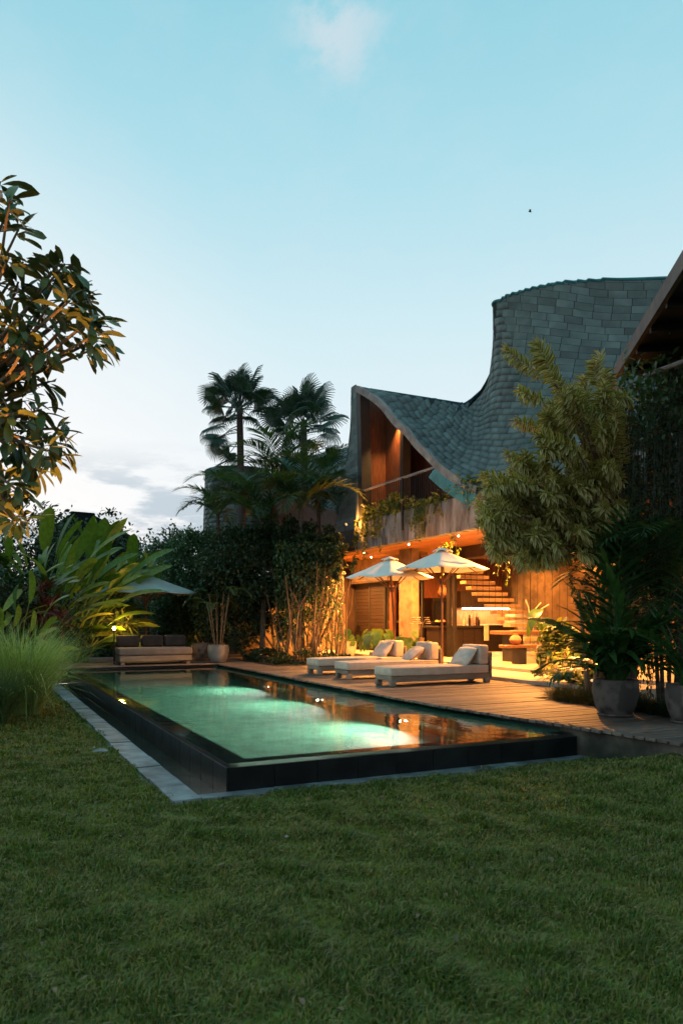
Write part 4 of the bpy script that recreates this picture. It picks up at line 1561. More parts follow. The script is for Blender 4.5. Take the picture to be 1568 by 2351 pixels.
# distant dark roof beyond the big leaf clump
t = thing('distant_roof', (5.5, 42, 5), 'dark pitched roof of a house beyond the leafy clump', 'house')
a, c, d, e_ = D(80, 1235, 40), D(165, 1178, 42), D(320, 1240, 40), D(215, 1182, 44)
MB().add([a, c, e_, d, a - up * 4, d - up * 4, c + Vector((1, 3, -2)), e_ + Vector((1, 3, -2))], [(0, 4, 5, 3), (0, 3, 2, 1), (1, 2, 7, 6), (0, 1, 6, 4), (2, 3, 5, 7)]).build('roof_slope', THATCH, t)
MB().tube([c, e_], .12, 6).build('ridge_cap', THATCH, t)

# bird
t = thing('bird', D(1217, 485, 60), 'tiny dark bird flying high in the blue sky', 'bird')
bp_ = D(1217, 485, 60)
bd = [bp_ + Vector((-.13, .06, .03)), bp_ + Vector((-.08, .03, .01)), bp_ + Vector((.08, -.03, -.01)), bp_ + Vector((.14, -.06, -.02))]
MB().tube(bd, [.01, .035, .03, .008], 8).build('body', BLACKW, t, True)
for s in (-1, 1):
    w = Vector((.06, .15, 0)) * s
    MB().add([bp_ + Vector((-.09, .04, .03)), bp_ + Vector((.07, -.03, .02)), bp_ + w * .9 + Vector((.02, 0, .12)), bp_ + w * 1.5 + Vector((.12, -.05, .03)), bp_ + w * .8 + Vector((-.1, .04, .13))],
             [(0, 1, 2, 4), (4, 2, 3)]).build('wing', BLACKW, t)
# ================================================================== PLANTS
PLUM = leafmat('plumeria leaf', [(.030, .062, .020), (.044, .084, .024), (.064, .112, .030), (.11, .13, .034)], rough=.38, transl=.10, under=(.075, .085, .03))
HELI = leafmat('heliconia leaf', [(.050, .105, .015), (.085, .155, .020), (.15, .215, .027), (.29, .30, .05)], rough=.42, transl=.3)
FOUNT = leafmat('fountain grass', [(.15, .23, .06), (.26, .36, .11), (.38, .47, .17)], rough=.6, transl=.3)
FANP = leafmat('fan palm leaf', [(.018, .050, .034), (.028, .066, .044), (.040, .082, .05)], rough=.5, transl=.15)
FEATH = leafmat('feather palm leaf', [(.026, .066, .030), (.042, .10, .042), (.062, .125, .045), (.12, .135, .045)], rough=.45, transl=.25)
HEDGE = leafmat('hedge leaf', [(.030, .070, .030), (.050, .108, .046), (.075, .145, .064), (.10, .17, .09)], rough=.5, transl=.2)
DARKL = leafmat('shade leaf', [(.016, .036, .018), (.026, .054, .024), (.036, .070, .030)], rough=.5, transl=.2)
SOIL_ = leafmat('striped dracaena leaf', [(.025, .045, .018), (.055, .09, .032), (.10, .145, .05), (.15, .19, .07)], rough=.45, transl=.2, edge=(.62, .50, .18))
STRAP = leafmat('strap leaf', [(.020, .066, .020), (.034, .098, .028), (.052, .13, .034)], rough=.32, transl=.2)
VINEL = leafmat('vine leaf', [(.050, .095, .025), (.100, .140, .035), (.180, .190, .050), (.22, .20, .07)], rough=.5, transl=.35)
ALOC = leafmat('alocasia leaf', [(.030, .080, .025), (.045, .105, .032), (.075, .130, .035)], rough=.3, transl=.3)
MONDO = leafmat('mondo grass', [(.016, .034, .014), (.026, .050, .018), (.040, .062, .022)], rough=.5, transl=.2)
REDL = leafmat('cordyline red leaf', [(.10, .018, .014), (.16, .03, .02), (.07, .03, .02)], rough=.45, transl=.2)


def jleaf(name, m, V, F, dirs, pos, sc, parent, up=(0, 0, 1), roll=None, E=None, kind=None):
    Rm = frames(dirs, up, roll)
    P_, FF, rn = joined(V, F, Rm, np.asarray(pos) - np.array(wloc(parent)), sc)
    at_ = {'rnd': rn}
    if E is not None:
        at_['edge'] = np.tile(E, len(sc))
    o = link(name, npmesh(name, P_, FF, True, at_), m, parent)
    if kind:
        o['kind'] = kind
    return o


def bush(name, label, cat, blobs, L, Wd, m, base, nl, stems=5, group=None, droop=.3, up=.3, inner=.5, stem_m=None):
    """leafy mass: leaf sized faces through the volume of several uneven blobs, on bare stems"""
    t = thing(name, base, label, cat, group)
    V, F, E = leafV(L, Wd, 3, .2, droop, .8, .8)
    T, Dr = [], []
    tot = sum(r[0] * r[1] * r[2] for c, r in blobs)
    for c, r in blobs:
        k = int(nl * r[0] * r[1] * r[2] / tot)
        # clumps inside the blob give light and dark tufts and an uneven outline
        ncl = max(10, k // 55)
        cd = rvec(ncl)
        cr_ = inner + (1 - inner) * nr.random(ncl) ** .6
        cc = cd * cr_[:, None]
        idx = nr.integers(0, ncl, k)
        p = cc[idx] + nr.normal(0, .09, (k, 3))
        T.append(np.array(c) + p * np.array(r))
        Dr.append(cd[idx] * .8 + rvec(k) * .9 + np.array([0, 0, up]))
    T, Dr = np.vstack(T), np.vstack(Dr)
    T[:, 2] = np.maximum(T[:, 2], base[2] + .02)
    jleaf('crown', m, V, F, Dr, T, .7 + .6 * nr.random(len(T)), t, roll=nr.normal(0, .5, len(T)))
    b0 = Vector(base)
    for k in range(stems):
        c, r = blobs[k % len(blobs)]
        e_ = Vector(c) + Vector((rng.uniform(-.4, .4) * r[0], rng.uniform(-.4, .4) * r[1], rng.uniform(-.2, .3) * r[2]))
        s = b0 + Vector((rng.uniform(-.25, .25), rng.uniform(-.25, .25), -.02))
        md = s.lerp(e_, .5) + Vector((rng.uniform(-.2, .2), rng.uniform(-.2, .2), 0))
        MB().tube([tuple(p) for p in catmull([s, md, e_], 5)], list(np.linspace(.05, .018, 11)), 6).build('stem', stem_m or BARK, t)
    return t


# ---------------------------------------------------------------- left foreground tree with whorled leaves
tb = Vector((-1.15, 7.0, 0))
tree = thing('plumeria_tree', tb, 'leafy tree with whorled glossy leaves uplit orange at left edge', 'tree')
pl = []
for k in range(4):
    V, F, E = leafV(.27, .088, 6, .22, [.12, .3, .45, .2][k], 1.0, .55, [0, .3, -.4, .8][k])
    # short stalk
    V[:, 0] += .035
    me = npmesh('leaf', V, F, True)
    me.materials.append(PLUM)
    pl.append((me, V, F))
WH = [(rng.uniform(-20, 150) * (1 - abs(y_ - 900) / 900), y_, rng.choice((2, 2, 3))) for y_ in range(600, 1230, 46)] + [(215, 730, 2), (228, 775, 2), (205, 805, 2), (150, 605, 2), (130, 640, 1), (180, 660, 1), (198, 690, 2), (0, 415, 1), (22, 455, 2), (10, 500, 2), (45, 520, 1), (20, 590, 2), (118, 622, 1), (140, 596, 2), (60, 660, 2), (196, 690, 3), (215, 730, 2), (160, 690, 1), (110, 700, 2), (215, 770, 2), (130, 745, 2),
      (70, 740, 2), (20, 700, 2), (10, 760, 2), (60, 790, 2), (110, 800, 2), (35, 840, 2), (80, 850, 1), (10, 880, 2), (60, 905, 2), (95, 940, 1), (25, 950, 2), (135, 985, 2), (150, 1020, 2), (70, 990, 2),
      (110, 1035, 3), (20, 1010, 2), (50, 1055, 3), (85, 1080, 3), (10, 1080, 2), (45, 1130, 3), (8, 1150, 3), (25, 1210, 3), (60, 1190, 2), (-40, 450, 1), (-50, 640, 2), (-60, 760, 2), (-40, 900, 2), (-50, 1050, 2),
      (-60, 1180, 2), (-90, 560, 2), (-100, 820, 2), (-110, 980, 2), (-30, 980, 2), (-20, 1120, 3)]
core = D(-110, 900, 7.0)
leaves = []
for (px, py, kk) in WH:
    c = D(px, py, rng.uniform(5.9, 7.0))
    out = (c - core).normalized() * .75 + Vector((0, 0, .45 if kk < 3 else -.55)) + Vector((rng.uniform(-.3, .3), rng.uniform(-.3, .3), 0))
    out.normalize()
    mid = core.lerp(c, .55) + Vector((rng.uniform(-.1, .1), rng.uniform(-.1, .1), -.12))
    MB().tube([tuple(p) for p in catmull([core.lerp(c, .12), mid, c], 5)], list(np.linspace(.03, .009, 11)), 6).build('branch', STEMM, tree)
    nlf = 8 + kk * 2
    a = out.orthogonal().normalized()
    b_ = out.cross(a)
    for i in range(nlf):
        th = i * 2.4 + rng.uniform(-.3, .3)
        el = rng.uniform(-.15, .95)
        dr = (a * math.cos(th) + b_ * math.sin(th)) * math.cos(el) + out * math.sin(el) + Vector((0, 0, -.12))
        p = c - out * (.10 * (1 - i / nlf))
        leaves.append((p, dr.normalized(), rng.uniform(.46, .84) * p.length / 6.6, rng.randrange(4)))
rng.shuffle(leaves)
leaves.sort(key=lambda q: 0 if (q[0].x * CN - q[0].y * SN) / (q[0].x * SN + q[0].y * CN) > -.50 else 1)
for (p, dr, s, v) in leaves[:300]:
    Rm = frames(np.array([dr]), roll=np.array([rng.gauss(0, .5)]))[0]
    o = link('leaf', pl[v][0], None, tree)
    o.matrix_local = mat4(Rm, p - tb, s)
rest = leaves[300:]
for v in range(4):
    q = [r for r in rest if r[3] == v]
    if q:
        o = jleaf('leaves', PLUM, pl[v][1], pl[v][2], np.array([r[1] for r in q]), np.array([r[0] for r in q]), np.array([r[2] for r in q]), tree, kind='stuff')
tr_ = catmull([tb, tb + Vector((.05, .1, 1.2)), core + Vector((-.1, 0, -.9)), core], 6)
MB().tube([tuple(p) for p in tr_], list(np.linspace(.13, .06, len(tr_))), 10).build('trunk', BARK, tree, True)

# ---------------------------------------------------------------- big paddle leaf clump
def paddle_mesh(stem, L, Wd, bend, name='leaf', m=None, n=9, curl=.3, torn=False, side=0.0):
    """petiole rising from the ground that bends over into a paddle blade"""
    mb = MB()
    pts = []
    for i in range(8):
        u = i / 7
        pts.append(Vector((bend * stem * u ** 2.2, 0, stem * u)))
    mb.tube(pts, list(np.linspace(.028, .012, 8)), 5)
    t = (pts[-1] - pts[-2]).normalized()
    V, F, E = leafV(L, Wd, n, .28, curl, .55, .42)
    if torn:
        V[:, 1] *= 1 + .18 * np.sin(np.arange(len(V)) * 2.1)
    Rm = frames(np.array([t]), up=(-1, side, .3))[0]
    V = V @ Rm.T + np.array(pts[-1])
    mb.add(V, [tuple(f) for f in F])
    me = npmesh(name, np.array(mb.v), [list(f) for f in mb.f], True)
    me.materials.append(m or HELI)
    return me


cb_ = Vector((1.15, 22.7, .1))
cl = thing('paddle_leaf_clump', cb_, 'huge clump of broad green paddle leaves behind the pool left corner', 'plant')
hm = [paddle_mesh(2.3, 1.3, .24, .28, side=.8, curl=.5), paddle_mesh(2.6, 1.35, .25, .36, curl=.35, side=-1.0), paddle_mesh(1.8, 1.25, .24, .45, curl=.55, side=-.7), paddle_mesh(2.9, 1.25, .26, .16, curl=.25, side=1.8), paddle_mesh(1.3, 1.1, .23, .55, curl=.6, side=1.0), paddle_mesh(.9, 1.05, .22, .7, curl=.75, side=-.8)]
for k in range(290):
    v = rng.choices(range(6), (3, 3, 3, 3, 2, 2.5))[0]
    o = link('leaf', hm[v], None, cl)
    a = rng.uniform(0, 2 * PI)
    s = rng.uniform(.75, 1.15)
    rr_ = 1.0 * math.sqrt(rng.random())
    M_ = Matrix.Translation((rr_ * math.cos(a) * 1.7, rr_ * math.sin(a), 0)) @ Matrix.Rotation(a + rng.gauss(0, .5), 4, 'Z') @ Matrix.Rotation(rng.uniform(-.02, .26), 4, 'Y') @ Matrix.Scale(s, 4)
    o.matrix_local = M_
# a second, nearer group leaning left
cb2 = Vector((.35, 18.4, .0))
cl2 = thing('paddle_leaf_clump', cb2, 'smaller paddle leaf clump at the left picture edge behind fountain grass', 'plant')
for k in range(64):
    o = link('leaf', hm[rng.randrange(5)], None, cl2)
    a = rng.uniform(0, 2 * PI)
    o.matrix_local = Matrix.Translation((.7 * rng.uniform(-1, 1), .7 * rng.uniform(-1, 1), 0)) @ Matrix.Rotation(a, 4, 'Z') @ Matrix.Rotation(rng.uniform(.0, .35), 4, 'Y') @ Matrix.Scale(rng.uniform(.45, .72), 4)
# banana plants rising behind it
bnm = [paddle_mesh(3.6, 1.7, .55, .12, curl=.12, n=12, torn=True), paddle_mesh(3.3, 1.6, .5, .3, curl=.35, n=12, torn=True)]
for (px, d, nl_, lab, s) in ((235, 29, 6, 'left banana plant standing up behind the leaf clump', 1.0), (300, 30, 6, 'right banana plant with torn leaves behind the clump', .92), (90, 28, 6, 'banana plant half hidden behind the orange lit tree', 1.0), (370, 27, 5, 'short banana plant beside the grey parasol', .72)):
    p = D(px, 1440, d)
    p.z = 0
    t = thing('banana_plant', p, lab, 'plant', 'banana plants behind the clump')
    MB().tube([p, p + Vector((0, 0, 2.2 * s))], [.12, .08], 8).build('trunk', FEATH, t)
    for k in range(nl_):
        o = link('leaf', bnm[k % 2], None, t)
        o.matrix_local = Matrix.Translation((0, 0, .3)) @ Matrix.Rotation(k * 2.4 + rng.uniform(-.3, .3), 4, 'Z') @ Matrix.Rotation(rng.uniform(-.05, .12), 4, 'Y') @ Matrix.Scale(s * rng.uniform(.85, 1.05), 4)

# ---------------------------------------------------------------- fountain grass
def blade_mass(name, m, parent, centre, N, L, Wd, spread, rad, n=5, stiff=.5, lo=.6):
    V, F, E = leafV(1, Wd / L, n, .1, 0, .15, .6)
    th = nr.uniform(0, 2 * PI, N)
    el = np.abs(nr.normal(0, spread, N))
    Ls = L * (lo + (1 - lo) * nr.random(N))
    rr_ = rad * np.sqrt(nr.random(N))
    bx, by = rr_ * np.cos(th + nr.normal(0, .6, N)), rr_ * np.sin(th + nr.normal(0, .6, N))
    # bend every blade outwards under its own weight
    u = V[:, 0][None, :]
    t0 = (PI / 2 - el)[:, None]
    dro = (stiff * (.4 + nr.random(N)))[:, None]
    ang = t0 - dro * u * 1.6
    us = np.linspace(0, 1, n + 1)
    seg = Ls[:, None] / n
    angs = t0 - dro * us[None, :] * 1.9
    xx = np.concatenate([np.zeros((N, 1)), np.cumsum(np.cos(angs[:, :-1]) * seg, 1)], 1)
    zz_ = np.concatenate([np.zeros((N, 1)), np.cumsum(np.sin(angs[:, :-1]) * seg, 1)], 1)
    X3 = np.repeat(xx, 3, axis=1)
    Z3_ = np.repeat(zz_, 3, axis=1)
    Yw = V[:, 1][None, :] * Ls[:, None]
    c, s = np.cos(th)[:, None], np.sin(th)[:, None]
    PX = bx[:, None] + X3 * c - Yw * s
    PY = by[:, None] + X3 * s + Yw * c
    PZ = Z3_ + np.abs(V[:, 1])[None, :] * .2
    P_ = np.stack([PX, PY, np.maximum(PZ, .01)], -1).reshape(-1, 3) + np.array(centre) - np.array(wloc(parent))
    FF = (F[None] + (np.arange(N) * len(V))[:, None, None]).reshape(-1, 4)
    return link(name, npmesh(name, P_, FF, True, {'rnd': np.repeat(nr.random(N), len(V))}), m, parent)


for (x, y, N, L, lab) in ((.62, 13.6, 2600, 1.75, 'big pale green fountain grass clump beside the pool coping'), (-.5, 14.6, 1500, 1.6, 'pale fountain grass clump at the left picture edge'), (.1, 12.5, 1100, 1.1, 'low fountain grass clump nearest the lawn at left')):
    t = thing('fountain_grass', (x, y, 0), lab, 'grass clump', 'fountain grass clumps')
    blade_mass('blades', FOUNT if L > 1.2 else FEATH, t, (x, y, 0), N, L, .011, .28, .33, stiff=.62)
    blade_mass('long_blades', FOUNT if L > 1.2 else FEATH, t, (x, y, 0), N // 14, L * 1.3, .012, .42, .3, stiff=1.0)

# ---------------------------------------------------------------- fan palms
def fan_mesh(pet, Rf, nseg=34, span=300):
    mb = MB()
    mb.tube([(0, 0, 0), (pet * .55, 0, .04), (pet, 0, 0)], [.02, .016, .012], 5)
    V, F = [], []
    for i in range(nseg):
        a = R(-span / 2 + span * (i + .5) / nseg)
        w = R(span / nseg) * .5
        r = Rf * (1 - .22 * abs(a) / PI) * rng.uniform(.93, 1.05)
        dz = -.16 * Rf * (abs(a) / PI)
        for (q, f, zz) in ((.02, 1, 0), (.55, 1, .02), (.8, .55, -.02), (1.0, .08, -.2)):
            for sgn in (-1, 0, 1):
                aa = a + sgn * w * f
                V.append((pet + r * q * math.cos(aa), r * q * math.sin(aa), dz * q + zz * Rf + (.035 * q * Rf if sgn == 0 else 0)))
        o_ = i * 12
        for k in range(3):
            for j in (0, 1):
                F.append((o_ + k * 3 + j, o_ + k * 3 + 3 + j, o_ + k * 3 + 4 + j, o_ + k * 3 + 1 + j))
    mb.add(V, F)
    me = npmesh('fan_leaf', np.array(mb.v), [list(f) for f in mb.f], False)
    me.materials.append(FANP)
    return me


fm = [fan_mesh(.95, .68), fan_mesh(.78, .62, 30, 260), fan_mesh(1.1, .70, 32, 280)]
for (px, py, d, nl_, lab, drops) in ((550, 935, 29, 30, 'taller fan palm left of the gable against the sky', 6), (697, 975, 28, 25, 'shorter fan palm beside the gable against the sky', 5)):
    c = D(px, py, d)
    t = thing('fan_palm', (c.x, c.y, 0), lab, 'palm tree', 'fan palms behind the hedge')
    MB().tube([(c.x, c.y, -.05), (c.x + .1, c.y, c.z * .5), (c.x, c.y, c.z + .1)], [.19, .15, .12], 10).build('trunk', PALMBARK, t, True)
    for k in range(nl_ + drops):
        o = link('fan_leaf', fm[k % 3], None, t)
        a = k * 2.39996
        if k < nl_:
            el = -1.45 + 1.85 * (k / nl_)
            zz = c.z - .05
            s = rng.uniform(.95, 1.12)
        else:
            el = rng.uniform(.05, .45)
            zz = c.z - .4 - 1.7 * (k - nl_) / drops
            a = math.atan2(CN * 0 + SN, -CN) + rng.uniform(-1.0, 1.0) if px < 600 else rng.uniform(0, 6.28)
            s = rng.uniform(.95, 1.15)
        o.matrix_local = Matrix.Translation((0, 0, zz)) @ Matrix.Rotation(a, 4, 'Z') @ Matrix.Rotation(el, 4, 'Y') @ Matrix.Rotation(rng.uniform(-1.0, 1.0), 4, 'X') @ Matrix.Scale(s, 4)

# ---------------------------------------------------------------- feather palms
def frond_mesh(L, nlf, ll, lw, arch, name='frond', m=None, vee=.35):
    mb = MB()
    n = 10
    pts = []
    a = arch[0]
    p = Vector((0, 0, 0))
    for i in range(n + 1):
        pts.append(p.copy())
        a = arch[0] + (arch[1] - arch[0]) * (i / n) ** 1.2
        p = p + Vector((math.cos(a), 0, math.sin(a))) * L / n
    mb.tube(pts, list(np.linspace(.016, .004, n + 1)), 5)
    pa = np.array(pts)
    V0, F0, E0 = leafV(1, lw / ll, 3, .15, .28, .5, .8)
    Dr, T, S = [], [], []
    for k in range(nlf):
        u = .14 + .86 * k / (nlf - 1)
        i = min(int(u * n), n - 1)
        f = u * n - i
        q = pa[i] * (1 - f) + pa[min(i + 1, n)] * f
        tg = pa[i + 1] - pa[i]
        tg /= np.linalg.norm(tg)
        up_ = np.cross(np.array([0, -1, 0]), tg)
        up_ = up_ if up_[2] > 0 else -up_
        for s in (-1, 1):
            Dr.append(np.array([0, s, 0]) * (1.0 - .35 * u) + tg * (.55 + .5 * u) + up_ * vee + nr.normal(0, .06, 3))
            T.append(q)
            S.append(ll * (math.sin(PI * min(1, .12 + .86 * u)) ** .6) * rng.uniform(.9, 1.08))
    P_, FF, rn = joined(V0, F0, frames(np.array(Dr)), np.array(T), np.array(S))
    mb.add(P_, [tuple(f) for f in FF])
    me = npmesh(name, np.array(mb.v), [list(f) for f in mb.f], True)
    me.materials.append(m or FEATH)
    return me


ff = [frond_mesh(2.3, 34, .62, .055, (1.25, -.7)), frond_mesh(2.0, 30, .60, .055, (1.1, -1.0)), frond_mesh(2.5, 36, .58, .05, (1.35, -.3)), frond_mesh(1.7, 28, .52, .055, (.8, -1.1))]
for (px, py, d, k_, s, lab) in ((560, 1150, 25.5, 12, 1.0, 'feather palm with arching fronds at left of the palm group'), (640, 1095, 25.0, 14, 1.15, 'tallest feather palm in the middle of the palm group'),
                               (730, 1135, 24.2, 12, 1.05, 'feather palm with arching fronds beside the shingled flank'), (500, 1180, 24.6, 10, .95, 'feather palm at the left end of the hedge below the fan palm'), (780, 1160, 23.4, 9, .85, 'small feather palm tucked against the shingled flank'), (600, 1190, 22.0, 12, 1.05, 'low feather palm rising out of the dark hedge'), (690, 1165, 21.6, 10, 1.1, 'feather palm drooping over the dark hedge')):
    c = D(px, py, d)
    t = thing('feather_palm', (c.x, c.y, 0), lab, 'palm tree', 'feather palms in front of the house')
    MB().tube([(c.x, c.y, -.03), (c.x + .12, c.y + .1, c.z * .5), (c.x, c.y, c.z)], [.09, .075, .06], 8).build('trunk', PALMBARK, t, True)
    for k in range(k_):
        o = link('frond', ff[k % 4], None, t)
        o.matrix_local = Matrix.Translation((0, 0, c.z - .1)) @ Matrix.Rotation(k * 2.39996 + rng.uniform(-.2, .2), 4, 'Z') @ Matrix.Rotation(rng.uniform(-.15, .25), 4, 'Y') @ Matrix.Scale(s * rng.uniform(.85, 1.1), 4)

# ---------------------------------------------------------------- hedges and background masses
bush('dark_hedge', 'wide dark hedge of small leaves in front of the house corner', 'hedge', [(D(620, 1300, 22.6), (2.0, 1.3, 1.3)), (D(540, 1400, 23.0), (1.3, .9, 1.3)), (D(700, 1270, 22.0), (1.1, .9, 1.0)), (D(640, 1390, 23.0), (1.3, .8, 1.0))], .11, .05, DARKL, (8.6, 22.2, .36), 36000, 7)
bush('round_shrub', 'mid green shrub with dense small leaves right of the grey parasol', 'shrub', [(D(455, 1300, 25), (1.15, 1.0, 1.25)), (D(420, 1400, 25.5), (1.0, .9, 1.2)), (D(500, 1350, 25), (.9, .8, 1.1))], .10, .05, HEDGE, (7.0, 24.8, 0), 26000, 5)
bush('background_tree', 'pale topped tree rising behind the shrubs on the skyline', 'tree', [(D(430, 1300, 33), (1.9, 1.5, 1.7)), (D(360, 1345, 34), (1.9, 1.5, 1.6))], .16, .07, HEDGE, (8.6, 32.5, 0), 12000, 4)
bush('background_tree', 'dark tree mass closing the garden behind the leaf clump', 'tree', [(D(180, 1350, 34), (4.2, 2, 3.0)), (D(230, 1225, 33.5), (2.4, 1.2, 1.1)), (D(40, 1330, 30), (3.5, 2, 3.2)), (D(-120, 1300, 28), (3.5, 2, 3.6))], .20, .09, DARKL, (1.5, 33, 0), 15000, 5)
bush('dark_shrub', 'dark shrub behind the fountain grass at left', 'shrub', [(D(40, 1440, 20), (1.8, 1.2, 1.5)), (D(-80, 1420, 18), (1.6, 1.2, 1.8)), (D(110, 1470, 21), (.9, .8, .9))], .13, .06, DARKL, (-.6, 19.2, 0), 9000, 4)
bush('leafy_screen', 'leafy screen behind the daybed lit by the garden lamp', 'shrub', [(D(330, 1440, 27), (3.0, .7, 1.3)), (D(440, 1440, 26), (1.3, .7, 1.3)), (D(230, 1430, 26.5), (1.3, .7, 1.3))], .15, .06, HEDGE, (5.6, 26.6, 0), 12000, 6)
bush('red_cordyline', 'red leaved cordyline bush at left behind the grasses', 'shrub', [(D(70, 1385, 18.6), (.7, .5, .5)), (D(110, 1420, 19), (.5, .5, .4))], .4, .05, REDL, (-.1, 18.6, 0), 420, 4)
bush('low_hedge', 'low trimmed ground cover along the far deck edge', 'shrub', [(Vector((7.5, 20.5, .45)), (.5, 1.6, .28)), (Vector((8.0, 18.9, .45)), (1.0, .5, .25)), (Vector((8.9, 18.7, .45)), (.5, .4, .2))], .07, .03, DARKL, (7.8, 19.5, .36), 6500, 2)

# ---------------------------------------------------------------- bare lit stems in front of the house wall
t = thing('stem_thicket', (9.3, 20.9, .36), 'thicket of bare curving stems lit orange beside the left column', 'shrub')
for k in range(46):
    px = rng.uniform(655, 785)
    b0 = D(px + rng.uniform(-10, 10), 1506, rng.uniform(20.6, 22.4))
    b0.z = .34
    h = rng.uniform(2.0, 3.4)
    off_ = Vector((rng.uniform(-.5, .6), rng.uniform(-.5, .5), 0))
    mids = [b0, b0 + off_ * .25 + Vector((rng.uniform(-.15, .15), rng.uniform(-.15, .15), h * .35)), b0 + off_ * .6 + Vector((rng.uniform(-.2, .2), rng.uniform(-.2, .2), h * .7)), b0 + off_ + Vector((0, 0, h))]
    r0 = rng.uniform(.012, .034)
    MB().tube([tuple(p) for p in catmull(mids, 5)], list(np.linspace(r0, r0 * .35, 16)), 5).build('stem', STEMM, t)
V, F, E = leafV(.10, .04, 3, .2, .3)
N = 9000
T = np.array([D(rng.uniform(630, 785), 1420 - rng.uniform(-80, 175) , rng.uniform(20.6, 22.2)) for _ in range(N)])
keepm = nr.random(N) < np.clip((T[:, 2] - .6) / 2.6, .12, 1)
T = T[keepm]
jleaf('foliage', HEDGE, V, F, rvec(len(T)) + np.array([0, 0, .2]), T, .7 + .6 * nr.random(len(T)), t)
bush('climber', 'leafy climber hanging over the lit stems near the beam', 'shrub', [(D(735, 1265, 21.2), (.8, .6, .55)), (D(790, 1290, 20.8), (.3, .3, .55)), (D(690, 1330, 21.6), (.6, .5, .6))], .11, .045, DARKL, (9.0, 20.4, .36), 4200, 5, stem_m=STEMM)

# ---------------------------------------------------------------- striped dracaena on the right
dtb = Vector((8.35, 8.05, .345))
dt = thing('striped_dracaena', dtb, 'big dracaena with yellow striped leaf shoots on the right', 'tree')


def shoot_mesh(L, nlf, ll):
    V0, F0, E0 = leafV(1, .27, 4, .25, .42, .35, .6)
    ax = catmull([(0, 0, 0), (L * .5, 0, rng.uniform(-.04, .05)), (L, 0, rng.uniform(.02, .14))], 8)
    Dr, T, S = [], [], []
    for k in range(nlf):
        u = (k / nlf) ** .85
        i = min(int(u * (len(ax) - 1)), len(ax) - 2)
        tg = ax[i + 1] - ax[i]
        tg /= np.linalg.norm(tg)
        a = k * 2.39996
        sd1 = np.array([0, math.cos(a), math.sin(a)])
        op = .40 if u < .8 else .40 + (u - .8) * 3.4
        Dr.append(sd1 * (1 - .45 * max(0, u - .8) * 5 * .6) + tg * op + nr.normal(0, .08, 3))
        T.append(ax[i])
        S.append(ll * rng.uniform(.8, 1.1) * (1 if u < .9 else .8))
    P_, FF, rn = joined(V0, F0, frames(np.array(Dr)), np.array(T), np.array(S))
    me = npmesh('shoot', P_, FF, True, {'rnd': rn, 'edge': np.tile(E0 * .95, len(S))})
    me.materials.append(SOIL_)
    return me


shm = [shoot_mesh(.55, 74, .165), shoot_mesh(.45, 60, .16), shoot_mesh(.36, 50, .16), shoot_mesh(.66, 90, .155)]
SH = [(1105, 1150, 1, (-.8, .1)), (1100, 1200, 1, (-.9, 0)), (1120, 1110, 1, (-.8, .3)), (1112, 1255, 1, (-.7, -.3)), (1140, 1290, 1, (-.5, -.5)), (1152, 815, 3, (-.72, .32)), (1222, 790, 0, (-.45, .75)), (1365, 812, 1, (-.1, .95)), (1180, 975, 0, (-.9, .1)), (1300, 905, 0, (-.3, .6)), (1255, 935, 1, (-.7, .25)), (1160, 1055, 3, (-.9, .2)), (1230, 1010, 0, (-.8, .2)),
      (1270, 870, 1, (-.5, .6)), (1330, 890, 1, (-.2, .7)), (1400, 850, 2, (.1, .8)), (1190, 905, 2, (-.85, .15)), (1345, 950, 0, (-.5, .1)), (1380, 930, 0, (-.3, -.1)), (1290, 985, 0, (-.7, -.1)), (1350, 1010, 0, (-.6, -.2))]
for _ in range(215):
    if rng.random() < .68:
        a, q = rng.uniform(0, 6.28), math.sqrt(rng.random())
        SH.append((1265 + 180 * q * math.cos(a), 1160 + 135 * q * math.sin(a), rng.randrange(3), None))
    elif rng.random() < .55:
        a, q = rng.uniform(0, 6.28), math.sqrt(rng.random())
        SH.append((1345 + 105 * q * math.cos(a), 965 + 95 * q * math.sin(a), rng.randrange(3), None))
    else:
        a, q = rng.uniform(0, 6.28), math.sqrt(rng.random())
        SH.append((1195 + 80 * q * math.cos(a), 1262 + 45 * q * math.sin(a), rng.randrange(1, 3), None))
dcore = D(1425, 1190, 10.8)
rt = Vector((CN, -SN, 0))
fw = Vector((SN, CN, 0))
brs = []
for (px, py, v, dr) in SH:
    tip = D(px, py, rng.uniform(9.1, 11.2))
    if dr:
        dirv = rt * dr[0] + Vector((0, 0, dr[1])) - fw * rng.uniform(0, .3)
    else:
        dirv = (tip - dcore).normalized() * .9 - fw * rng.uniform(-.1, .5) + Vector((rng.uniform(-.3, .3), rng.uniform(-.3, .3), rng.uniform(-.35, .45)))
    dirv.normalize()
    s = rng.uniform(.85, 1.1)
    b0 = tip - dirv * (.55, .45, .36, .66)[v] * s
    Rm = frames(np.array([dirv]), roll=np.array([rng.uniform(-.5, .5)]))[0]
    o = link('shoot', shm[v], None, dt)
    o.matrix_local = mat4(Rm, b0 - dtb, s)
    brs.append(b0)
for b0 in brs[::2]:
    m0 = dcore.lerp(b0, .5) + Vector((rng.uniform(-.15, .15), rng.uniform(-.15, .15), -.15))
    MB().tube([tuple(p) for p in catmull([dcore + Vector((0, 0, rng.uniform(-.8, .5))), m0, b0], 4)], list(np.linspace(.03, .012, 9)), 5).build('branch', STEMM, dt)
